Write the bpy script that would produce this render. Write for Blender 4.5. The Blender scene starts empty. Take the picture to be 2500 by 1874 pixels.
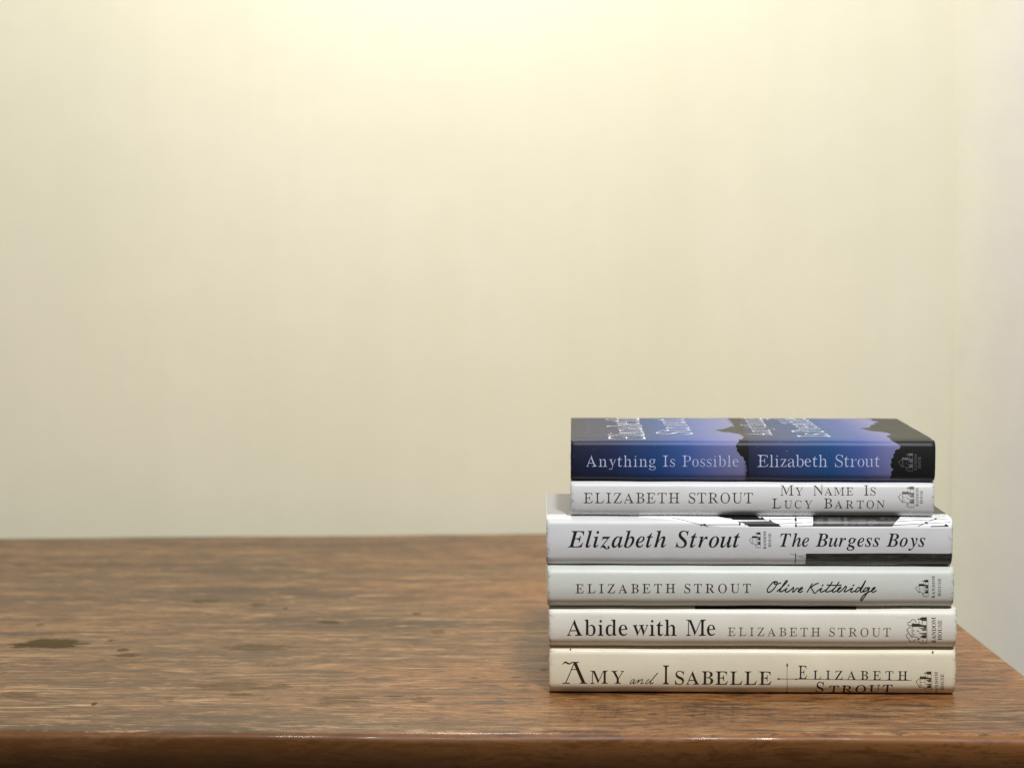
import bpy, bmesh, math, random, bisect
from mathutils import Vector
from mathutils.geometry import tessellate_polygon

scene = bpy.context.scene
COL = scene.collection
R = math.radians
random.seed(7)

# ---------------------------------------------------------------- camera
cam_data = bpy.data.cameras.new('camera')
cam_data.sensor_width = 36.0
cam_data.lens = 72.0
cam_data.clip_start = 0.01
cam_data.clip_end = 50.0
cam_data.dof.use_dof = True
cam_data.dof.focus_distance = 1.215
cam_data.dof.aperture_fstop = 8.0
cam = bpy.data.objects.new('camera', cam_data)
COL.objects.link(cam)
cam.location = (0.0, -1.21017, 0.27534)
cam.rotation_euler = (R(90 - 4.1752), 0, 0)
scene.camera = cam

# ---------------------------------------------------------------- world, lamps, exposure
world = bpy.data.worlds.new('World')
scene.world = world
world.use_nodes = True
bg = world.node_tree.nodes['Background']
bg.inputs[0].default_value = (1.0, 0.98, 0.96, 1)
bg.inputs[1].default_value = 0.09

def lamp(name, kind, loc, target, energy, colour, size=0.1, size_y=None):
    d = bpy.data.lights.new(name, kind)
    d.energy = energy
    d.color = colour
    if kind == 'AREA':
        d.shape = 'RECTANGLE'
        d.size = size
        d.size_y = size_y or size
    else:
        d.shadow_soft_size = size
    o = bpy.data.objects.new(name, d)
    COL.objects.link(o)
    o.location = loc
    o.rotation_euler = (Vector(target) - Vector(loc)).to_track_quat('-Z', 'Y').to_euler()
    return o

lamp('wall_lamp_light', 'POINT', (-0.05, 0.40, 0.94), (0, 0.7, 0), 13.0, (1.0, 0.955, 0.93), 0.06)
lamp('ceiling_lamp_light', 'AREA', (0.33, -1.25, 1.74), (0.14, 0.02, 0.05), 42.5, (0.985, 0.985, 1.0), 0.14)
lamp('ceiling_lamp_light', 'AREA', (-0.32, -1.25, 1.74), (0.0, 0.05, 0.05), 8.5, (1.0, 0.975, 0.94), 0.10)

scene.view_settings.view_transform = 'Standard'
scene.view_settings.look = 'None'
scene.view_settings.exposure = 0.0
scene.view_settings.gamma = 1.0
scene.view_settings.use_curve_mapping = False
scene.render.engine = 'CYCLES'
scene.cycles.max_bounces = 8
scene.cycles.use_denoising = True

# ---------------------------------------------------------------- helpers
def tag(o, label=None, cat=None, group=None, kind=None):
    if label: o['label'] = label
    if cat: o['category'] = cat
    if group: o['group'] = group
    if kind: o['kind'] = kind
    return o

def link_mesh(name, bm, mat, parent=None, smooth=False):
    me = bpy.data.meshes.new(name)
    bm.to_mesh(me)
    bm.free()
    if mat: me.materials.append(mat)
    if smooth:
        for p in me.polygons: p.use_smooth = True
    o = bpy.data.objects.new(name, me)
    COL.objects.link(o)
    o.parent = parent
    return o

def box(bm, a, b):
    vs = [bm.verts.new((x, y, z)) for x in (a[0], b[0]) for y in (a[1], b[1]) for z in (a[2], b[2])]
    for q in ((0, 1, 3, 2), (4, 6, 7, 5), (0, 4, 5, 1), (2, 3, 7, 6), (0, 2, 6, 4), (1, 5, 7, 3)):
        bm.faces.new([vs[i] for i in q])

class Nodes:
    """A short way to write a node tree."""
    def __init__(s, name):
        s.mat = bpy.data.materials.new(name)
        s.mat.use_nodes = True
        s.t = s.mat.node_tree
        s.bsdf = s.t.nodes['Principled BSDF']
    def put(s, sock, val):
        if isinstance(val, bpy.types.NodeSocket): s.t.links.new(val, sock)
        elif isinstance(val, (tuple, list)) and len(val) == 3 and sock.type == 'RGBA': sock.default_value = (*val, 1)
        else: sock.default_value = val
    def new(s, kind, **kw):
        n = s.t.nodes.new(kind)
        for k, v in kw.items(): setattr(n, k, v)
        return n
    def coord(s, which='Object'):
        return s.new('ShaderNodeTexCoord').outputs[which]
    def scaled(s, vec, scale, loc=(0, 0, 0)):
        m = s.new('ShaderNodeMapping')
        s.put(m.inputs['Vector'], vec)
        m.inputs['Scale'].default_value = scale
        m.inputs['Location'].default_value = loc
        return m.outputs[0]
    def noise(s, vec, scale=1.0, detail=6, rough=0.6, dist=0.0):
        n = s.new('ShaderNodeTexNoise')
        s.put(n.inputs['Vector'], vec)
        n.inputs['Scale'].default_value = scale
        n.inputs['Detail'].default_value = detail
        n.inputs['Roughness'].default_value = rough
        n.inputs['Distortion'].default_value = dist
        return n.outputs['Fac']
    def ramp(s, fac, stops, interp='LINEAR'):
        n = s.new('ShaderNodeValToRGB')
        n.color_ramp.interpolation = interp
        e = n.color_ramp.elements
        while len(e) < len(stops): e.new(0.5)
        for el, (p, c) in zip(e, stops):
            el.position = p
            el.color = (*c, 1) if isinstance(c, (tuple, list)) else (c, c, c, 1)
        s.put(n.inputs[0], fac)
        return n.outputs[0]
    def mix(s, fac, a, b, mode='MIX'):
        n = s.new('ShaderNodeMix', data_type='RGBA', blend_type=mode)
        s.put(n.inputs[0], fac)
        s.put(n.inputs[6], a)
        s.put(n.inputs[7], b)
        return n.outputs[2]
    def math(s, op, a, b=0.0, c=0.0, clamp=False):
        n = s.new('ShaderNodeMath', operation=op, use_clamp=clamp)
        s.put(n.inputs[0], a)
        s.put(n.inputs[1], b)
        if len(n.inputs) > 2: s.put(n.inputs[2], c)
        return n.outputs[0]
    def bump(s, height, strength, distance=0.001):
        n = s.new('ShaderNodeBump')
        n.inputs['Strength'].default_value = strength
        n.inputs['Distance'].default_value = distance
        s.put(n.inputs['Height'], height)
        s.put(s.bsdf.inputs['Normal'], n.outputs[0])
        return n.outputs[0]
    def set(s, **kw):
        for k, v in kw.items(): s.put(s.bsdf.inputs[k.replace('_', ' ')], v)
        return s.mat

def plain(name, colour, rough=0.5, **kw):
    n = Nodes(name)
    return n.set(Base_Color=colour, Roughness=rough, **kw)

# ---------------------------------------------------------------- materials of the setting
def wall_paint(name, colour, smudge=0.0, other=None):
    n = Nodes(name)
    co = n.coord()
    a = n.noise(co, 2.6, 4, 0.6)
    streak = n.noise(n.scaled(co, (9, 9, 0.7)), 1.0, 4, 0.6)
    mott = n.noise(co, 34.0, 4, 0.6)
    col = n.mix(n.ramp(a, [(0.35, 0.0), (0.65, 1.0)]), [c * k for c, k in zip(colour, (0.965, 0.975, 0.955))], [min(1, c * k) for c, k in zip(colour, (1.015, 1.01, 1.02))])
    col = n.mix(n.ramp(streak, [(0.36, 0.55), (0.60, 0.0)]), col, [c * k for c, k in zip(colour, (0.93, 0.93, 0.90))])
    col = n.mix(n.ramp(mott, [(0.4, 0.18), (0.6, 0.0)]), col, [c * 0.92 for c in colour])
    if smudge:
        s = n.ramp(n.noise(n.scaled(co, (16, 16, 9), (3, 1, 4)), 1.0, 4, 0.6), [(0.58, 0.0), (0.70, smudge)])
        col = n.mix(s, col, [c * k for c, k in zip(colour, (0.80, 0.80, 0.78))])
    if other:                                    # blends to the other tone from here on, with a feathered edge
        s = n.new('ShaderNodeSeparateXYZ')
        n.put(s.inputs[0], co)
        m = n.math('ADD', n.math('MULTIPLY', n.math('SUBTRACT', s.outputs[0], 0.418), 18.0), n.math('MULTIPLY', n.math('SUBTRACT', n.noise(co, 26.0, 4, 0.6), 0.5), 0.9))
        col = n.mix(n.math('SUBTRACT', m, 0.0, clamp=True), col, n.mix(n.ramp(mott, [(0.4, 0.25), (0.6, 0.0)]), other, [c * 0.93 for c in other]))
    h = n.math('ADD', n.noise(co, 420.0, 3, 0.6), n.math('MULTIPLY', n.noise(co, 60.0, 3, 0.5), 1.5))
    n.bump(h, 0.14, 0.0006)
    return n.set(Base_Color=col, Roughness=0.62)

STAINS = [
    (-0.3124, 0.1546, 0.0235, 0.0160, 0.91),
    (-0.2586, 0.1354, 0.0041, 0.0052, 0.76),
    (-0.2524, 0.1174, 0.0076, 0.0072, 0.66),
    (-0.1680, 0.1436, 0.0222, 0.0127, 0.51),
    (-0.1679, 0.0246, 0.0292, 0.0125, 0.41),
    (-0.2459, -0.0220, 0.0019, 0.0052, 0.86),
    (-0.2972, 0.0039, 0.0110, 0.0091, 0.46),
    (-0.1636, 0.0028, 0.0090, 0.0042, 0.51),
    (-0.1312, 0.2336, 0.0075, 0.0077, 0.66),
    (-0.0513, 0.1974, 0.0051, 0.0089, 0.41),
    (-0.0697, 0.2660, 0.0033, 0.0053, 0.66),
    (-0.1011, -0.0124, 0.0143, 0.0100, 0.41),
    (-0.0524, -0.0113, 0.0070, 0.0089, 0.41),
    (-0.2310, 0.3162, 0.0120, 0.0076, 0.46),
    (-0.1903, 0.3008, 0.0061, 0.0075, 0.56),
    (-0.1672, 0.2857, 0.0022, 0.0055, 0.51),
    (-0.2731, 0.1671, 0.0023, 0.0039, 0.66),
    (-0.2031, -0.0146, 0.0032, 0.0041, 0.46),
    (0.0028, 0.0519, 0.0030, 0.0020, 0.56),
    (-0.2047, -0.0049, 0.0045, 0.0020, 0.46),
    (-0.0705, -0.0016, 0.0058, 0.0020, 0.56),
    (-0.0242, 0.0489, 0.0040, 0.0026, 0.56),
    (0.0201, 0.0724, 0.0020, 0.0020, 0.66),
    (-0.3340, 0.2228, 0.0038, 0.0042, 0.56),
]

def table_wood():
    n = Nodes('varnished_wood')
    co = n.coord()
    # a gentle wander keeps the grain from running ruler-straight
    warp = n.noise(n.scaled(co, (5, 9, 9)), 1.0, 3, 0.5)
    off = n.new('ShaderNodeCombineXYZ')
    n.put(off.inputs[1], n.math('MULTIPLY', n.math('SUBTRACT', warp, 0.5), 0.020))
    n.put(off.inputs[2], n.math('MULTIPLY', n.math('SUBTRACT', warp, 0.5), 0.020))
    add = n.new('ShaderNodeVectorMath', operation='ADD')
    n.put(add.inputs[0], co)
    n.put(add.inputs[1], off.outputs[0])
    w = add.outputs[0]
    broad = n.noise(n.scaled(w, (2.2, 24, 24)), 1.0, 5, 0.6, 0.5)
    grain = n.noise(n.scaled(w, (20, 105, 105), (3, 1, 2)), 1.0, 7, 0.74, 0.6)
    fine = n.noise(n.scaled(w, (70, 260, 260), (5, 1, 2)), 1.0, 6, 0.74, 0.3)
    fibre = n.noise(n.scaled(w, (30, 900, 900), (1, 5, 2)), 1.0, 4, 0.65)
    cloud = n.noise(n.scaled(co, (4.0, 11, 11), (7, 3, 1)), 1.0, 3, 0.55)
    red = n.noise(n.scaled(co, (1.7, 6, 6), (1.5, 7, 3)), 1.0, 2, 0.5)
    base = n.ramp(broad, [(0.36, WOOD[0]), (0.47, WOOD[1]), (0.56, WOOD[2]), (0.66, WOOD[3])])
    base = n.mix(n.ramp(cloud, [(0.45, 0.0), (0.62, 0.6)]), base, WOOD[6])
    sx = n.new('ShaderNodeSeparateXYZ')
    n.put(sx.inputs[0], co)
    red_lit = n.math('ADD', red, n.math('MULTIPLY', sx.outputs[0], 0.75))       # redder wood, with lamplight on the right painted in as a lighter tone
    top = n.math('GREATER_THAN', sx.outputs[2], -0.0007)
    base = n.mix(n.ramp(red_lit, [(0.44, 0.0), (0.74, 0.70)]), base, (0.31, 0.120, 0.032))
    base = n.mix(n.ramp(grain, [(0.41, 0.95), (0.48, 0.0)]), base, WOOD[4])
    pale = n.math('MULTIPLY_ADD', top, 0.75, 0.25)
    base = n.mix(n.math('MULTIPLY', n.ramp(grain, [(0.55, 0.0), (0.62, 0.7)]), pale), base, WOOD[5])
    base = n.mix(n.ramp(fine, [(0.39, 0.7), (0.47, 0.0)]), base, WOOD[0])
    base = n.mix(n.math('MULTIPLY', n.ramp(fine, [(0.56, 0.0), (0.65, 0.45)]), pale), base, WOOD[5])
    # pale scuffs rubbed along the grain
    scuff = n.ramp(n.noise(n.scaled(w, (9, 210, 210), (4, 6, 1)), 1.0, 4, 0.6, 0.3), [(0.62, 0.0), (0.66, 0.75)])
    base = n.mix(n.math('MULTIPLY', n.math('MULTIPLY', scuff, top), n.ramp(cloud, [(0.40, 1.0), (0.60, 0.15)])), base, (0.50, 0.35, 0.19))
    crack = n.ramp(n.noise(n.scaled(w, (13, 310, 310), (8, 3, 6)), 1.0, 4, 0.6, 0.3), [(0.33, 0.8), (0.37, 0.0)])
    base = n.mix(crack, base, (0.030, 0.014, 0.005))
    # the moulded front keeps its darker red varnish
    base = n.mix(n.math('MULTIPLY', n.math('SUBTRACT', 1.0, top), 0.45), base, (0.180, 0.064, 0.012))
    # short dark pores and flecks lying along the grain
    pore = n.noise(n.scaled(w, (62, 210, 210), (9, 2, 4)), 1.0, 3, 0.55, 0.5)
    pore = n.ramp(pore, [(0.615, 0.0), (0.640, 1.0)])
    gate = n.ramp(n.noise(n.scaled(co, (9, 24, 24), (2, 8, 5)), 1.0, 2, 0.5), [(0.42, 0.15), (0.58, 1.0)])
    pore = n.math('MULTIPLY', n.math('MULTIPLY', pore, gate), n.math('MULTIPLY_ADD', top, 0.85, 0.15))
    base = n.mix(n.math('MULTIPLY', pore, 0.9), base, (0.040, 0.020, 0.008))
    # worn patches where the varnish has lifted
    sep = n.new('ShaderNodeSeparateXYZ')
    n.put(sep.inputs[0], co)
    rag = n.math('SUBTRACT', n.noise(n.scaled(co, (55, 170, 170)), 1.0, 4, 0.65), 0.5)
    total = None
    for (x, y, rx, ry, k) in STAINS:
        dx = n.math('DIVIDE', n.math('SUBTRACT', sep.outputs[0], x), rx)
        dy = n.math('DIVIDE', n.math('SUBTRACT', sep.outputs[1], y), ry)
        d2 = n.math('ADD', n.math('MULTIPLY', dx, dx), n.math('MULTIPLY', dy, dy))
        d2 = n.math('ADD', d2, n.math('MULTIPLY', rag, 4.5))
        m = n.math('MULTIPLY', n.ramp(d2, [(0.86, 1.0), (0.98, 0.0)]), k)
        total = m if total is None else n.math('MAXIMUM', total, m)
    stain = n.math('MULTIPLY', total, top)
    base = n.mix(stain, base, (0.060, 0.043, 0.016))
    rough = n.math('ADD', n.math('MULTIPLY', grain, 0.3), 0.32)
    rough = n.math('ADD', rough, n.math('MULTIPLY', stain, 0.3))
    h = n.math('ADD', n.math('MULTIPLY', fibre, 0.4), n.math('MULTIPLY', grain, 0.6))
    h = n.math('SUBTRACT', h, n.math('MULTIPLY', pore, 0.5))
    nb = n.bump(h, 0.22, 0.0006)
    coatw = n.math('SUBTRACT', 0.16, n.math('MULTIPLY', stain, 0.16))
    n.set(Base_Color=base, Roughness=rough, Coat_Weight=coatw, Coat_Roughness=0.10, IOR=1.35, Specular_IOR_Level=n.math('SUBTRACT', 0.5, n.math('MULTIPLY', stain, 0.38)))
    return n.mat

WOOD = [(0.048, 0.019, 0.005), (0.130, 0.058, 0.018), (0.195, 0.095, 0.032), (0.265, 0.143, 0.054),
        (0.066, 0.028, 0.008), (0.39, 0.240, 0.112), (0.135, 0.073, 0.031)]

# ---------------------------------------------------------------- the setting
bm = bmesh.new(); box(bm, (-2.2, 0.72, -0.8), (0.434, 0.80, 2.3))
tag(link_mesh('back_wall', bm, wall_paint('cream_wall_paint', (0.815, 0.778, 0.592))), kind='structure')
def build_side_wall():
    """The wall turns towards the room through a soft plastered corner."""
    bm = bmesh.new()
    turn, rad = R(36), 0.060
    x, y = 0.4145, 0.7190
    pts = [(x, y)]
    for k in range(1, 15):
        a = turn * k / 14
        pts.append((x + rad * math.sin(a) * 1.0, y - rad * (1 - math.cos(a))))
    lx, ly = pts[-1]
    pts.append((lx + 1.3 * math.cos(turn), ly - 1.3 * math.sin(turn)))
    back = [(pts[-1][0], pts[-1][1] + 0.9), (x, y + 0.06)]
    zs = [-0.8 + 3.1 * k / 60 for k in range(61)]
    rows = []
    for z in zs:
        w = 0.0012 * math.sin(z * 17 + 1) + 0.0007 * math.sin(z * 41)
        rows.append([bm.verts.new((px + (w if 0 < i < 15 else 0), py, z)) for i, (px, py) in enumerate(pts + back)])
    m = len(rows[0])
    for a, b in zip(rows, rows[1:]):
        for k in range(m):
            bm.faces.new((a[k], a[(k + 1) % m], b[(k + 1) % m], b[k]))
    bm.faces.new(rows[0][::-1]); bm.faces.new(rows[-1])
    bmesh.ops.recalc_face_normals(bm, faces=bm.faces)
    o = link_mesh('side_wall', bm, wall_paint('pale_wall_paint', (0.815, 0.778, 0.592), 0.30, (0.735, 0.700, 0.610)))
    for p in o.data.polygons:
        p.use_smooth = abs(p.normal.z) < 0.5 and p.normal.y < 0
    return tag(o, kind='structure')
build_side_wall()

def build_table():
    """One thick board: the cross-section is swept along the front edge, whose line wanders a little."""
    bm = bmesh.new()
    n = 170
    xl, xr = -1.0, 0.3245
    rows = []
    for i in range(n + 1):
        t = i / n
        x = xl + (xr - xl) * t
        yf = -0.0885 - (x + 0.286) * 0.0195 + 0.0005 * math.sin(x * 37) + 0.0003 * math.sin(x * 113 + 1)
        yb = 0.6375 + (x + 0.4657) * 0.0567 + 0.0012 * math.sin(x * 23 + 2) + 0.0006 * math.sin(x * 71)
        sec = [(yb, -0.046), (yb, -0.003), (yb - 0.003, 0.0), (0.25, 0.0)]
        rr = 0.0062 + 0.0010 * math.sin(x * 19 + 2)
        for k in range(9):                       # eased top arris
            a = math.pi / 2 * k / 8
            sec.append((yf + rr - rr * math.sin(a), -rr * 0.8 * (1 - math.cos(a))))
        for k in range(1, 9):                    # face rolling back under
            q = k / 8
            sec.append((yf + 0.026 * q ** 1.7, -rr * 0.8 - (0.046 - rr * 0.8) * q))
        e = max(0.0, (x - (xr - 0.004)) / 0.004)
        rows.append([bm.verts.new((x - 0.019 * (max(0, y - yf) / 0.75) * t, y, z)) for y, z in sec])
    m = len(rows[0])
    for a, b in zip(rows, rows[1:]):
        for k in range(m):
            bm.faces.new((a[k], b[k], b[(k + 1) % m], a[(k + 1) % m]))
    bm.faces.new(rows[0]); bm.faces.new(rows[-1][::-1])
    bmesh.ops.recalc_face_normals(bm, faces=bm.faces)
    end = [e for e in bm.edges if min(v.co.z for v in e.verts) > -0.02 and len(e.link_faces) == 2
           and any(len(f.verts) > 4 for f in e.link_faces) and min(v.co.x for v in e.verts) > 0]
    bmesh.ops.bevel(bm, geom=end, offset=0.0025, segments=3, profile=0.5, affect='EDGES', clamp_overlap=True)
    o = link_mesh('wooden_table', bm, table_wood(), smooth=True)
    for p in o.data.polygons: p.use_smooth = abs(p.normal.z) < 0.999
    return tag(o, 'worn varnished brown wooden tabletop with rounded front edge carrying the stack of books', 'table')
build_table()

# ---------------------------------------------------------------- printed lettering
# ---------------------------------------------------------------- book shape
def book_profile(T, W, bulge, r, groove):
    """Closed-form cross-section of a jacketed hardcover seen from its end: from the back of the lower
    board, round the spine, to the back of the upper board.  Returns [(v, y, z)], v = length along it,
    v = 0 at the middle of the spine."""
    pts = []
    h = T / 2.0
    def spine_y(z):
        d = abs(z - h)
        y = bulge * (d / h) ** 2 * (1.6 if z < h else 1.0)   # the lower half rolls under a little more
        q = r * 1.3 if z < h else r
        e = d - (h - q)
        if e > 0:
            y += q * (1 - math.sqrt(max(0.0, 1 - (e / q) ** 2)))
        return y
    yt = bulge + r
    yb = 1.6 * bulge + 1.3 * r
    def top_z(y):
        return -groove * math.exp(-((y - yt - 0.0065) / 0.0022) ** 2)
    n = 26
    for i in range(n + 1):                      # lower board, from fore-edge to spine
        t = i / n
        y = W + (yb - W) * (1 - (1 - t) ** 2.2)
        pts.append((y, -top_z(y)))
    m = 56
    for i in range(1, m):
        a = -math.pi / 2 + math.pi * i / m
        z = h + h * math.sin(a)
        pts.append((spine_y(z), z))
    for i in range(n + 1):
        t = i / n
        y = yt + (W - yt) * t ** 2.2
        pts.append((y, T + top_z(y)))
    out = [(0.0, pts[0][0], pts[0][1])]
    for a, b in zip(pts, pts[1:]):
        out.append((out[-1][0] + math.hypot(b[0] - a[0], b[1] - a[1]), b[0], b[1]))
    mid = out[n + m // 2][0]
    return [(v - mid, y, z) for v, y, z in out]

class Surface:
    """The outside of a jacket as a map (u along the spine, v round it) -> point in book space."""
    def __init__(s, L, T, W, bulge, r, groove, wave):
        s.L, s.T, s.W, s.wave = L, T, W, wave
        s.turn = 0.0026
        s.prof = book_profile(T, W, bulge, r, groove)
        s.vs = [p[0] for p in s.prof]
    def yz(s, v):
        i = bisect.bisect_right(s.vs, v) - 1
        i = max(0, min(len(s.vs) - 2, i))
        a, b = s.prof[i], s.prof[i + 1]
        t = (v - a[0]) / (b[0] - a[0])
        dy, dz = b[1] - a[1], b[2] - a[2]
        l = math.hypot(dy, dz)
        return a[1] + dy * t, a[2] + dz * t, -dz / l, dy / l
    def at(s, u, v, off=0.0):
        y, z, ny, nz = s.yz(v)
        w = s.wave
        k = 0.00009 * math.sin(u * 61 + w) * math.sin(v * 170 + 2 * w) + 0.00006 * math.sin(u * 143 + 3 * w + v * 90)
        e = min(u, s.L - u)
        if e < s.turn:                            # paper turning in at the head and tail of the spine
            k -= 0.45 * s.turn * (1 - math.sqrt(max(0.0, 1 - (1 - max(e, 0.0) / s.turn) ** 2))) * math.exp(-(v / (s.T * 0.62)) ** 6)
        o = off + k
        return (u, y + ny * o, z + nz * o)

BOOKS = {
 'amy': dict(loc=(0.0223,0.0023,0.0000), yaw=-1.10, L=0.2430, T=0.0294, W=0.162, bulge=0.0016, r=0.0054, groove=0.0005, wave=3.90, wear=1.0),
 'abide': dict(loc=(0.0220,-0.0007,0.0288), yaw=-1.10, L=0.2428, T=0.025, W=0.162, bulge=0.0018, r=0.0048, groove=0.0005, wave=6.50, wear=0.9),
 'olive': dict(loc=(0.0211,-0.0043,0.0538), yaw=-0.70, L=0.2414, T=0.0247, W=0.16, bulge=0.0018, r=0.0046, groove=0.0005, wave=6.50, wear=0.4),
 'burgess': dict(loc=(0.0204,-0.0029,0.0785), yaw=-1.00, L=0.2409, T=0.0292, W=0.112, bulge=0.0016, r=0.0046, groove=0.0005, wave=9.10, wear=0.5),
 'lucy': dict(loc=(0.0349,0.0008,0.1077), yaw=-1.50, L=0.2156, T=0.0214, W=0.146, bulge=0.0018, r=0.0036, groove=0.0005, wave=5.20, wear=0.3),
 'blue': dict(loc=(0.0349,0.0002,0.1291), yaw=-1.70, L=0.2157, T=0.0246, W=0.147, bulge=0.0012, r=0.0036, groove=0.0007, wave=5.20, wear=0.25),
}
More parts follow.
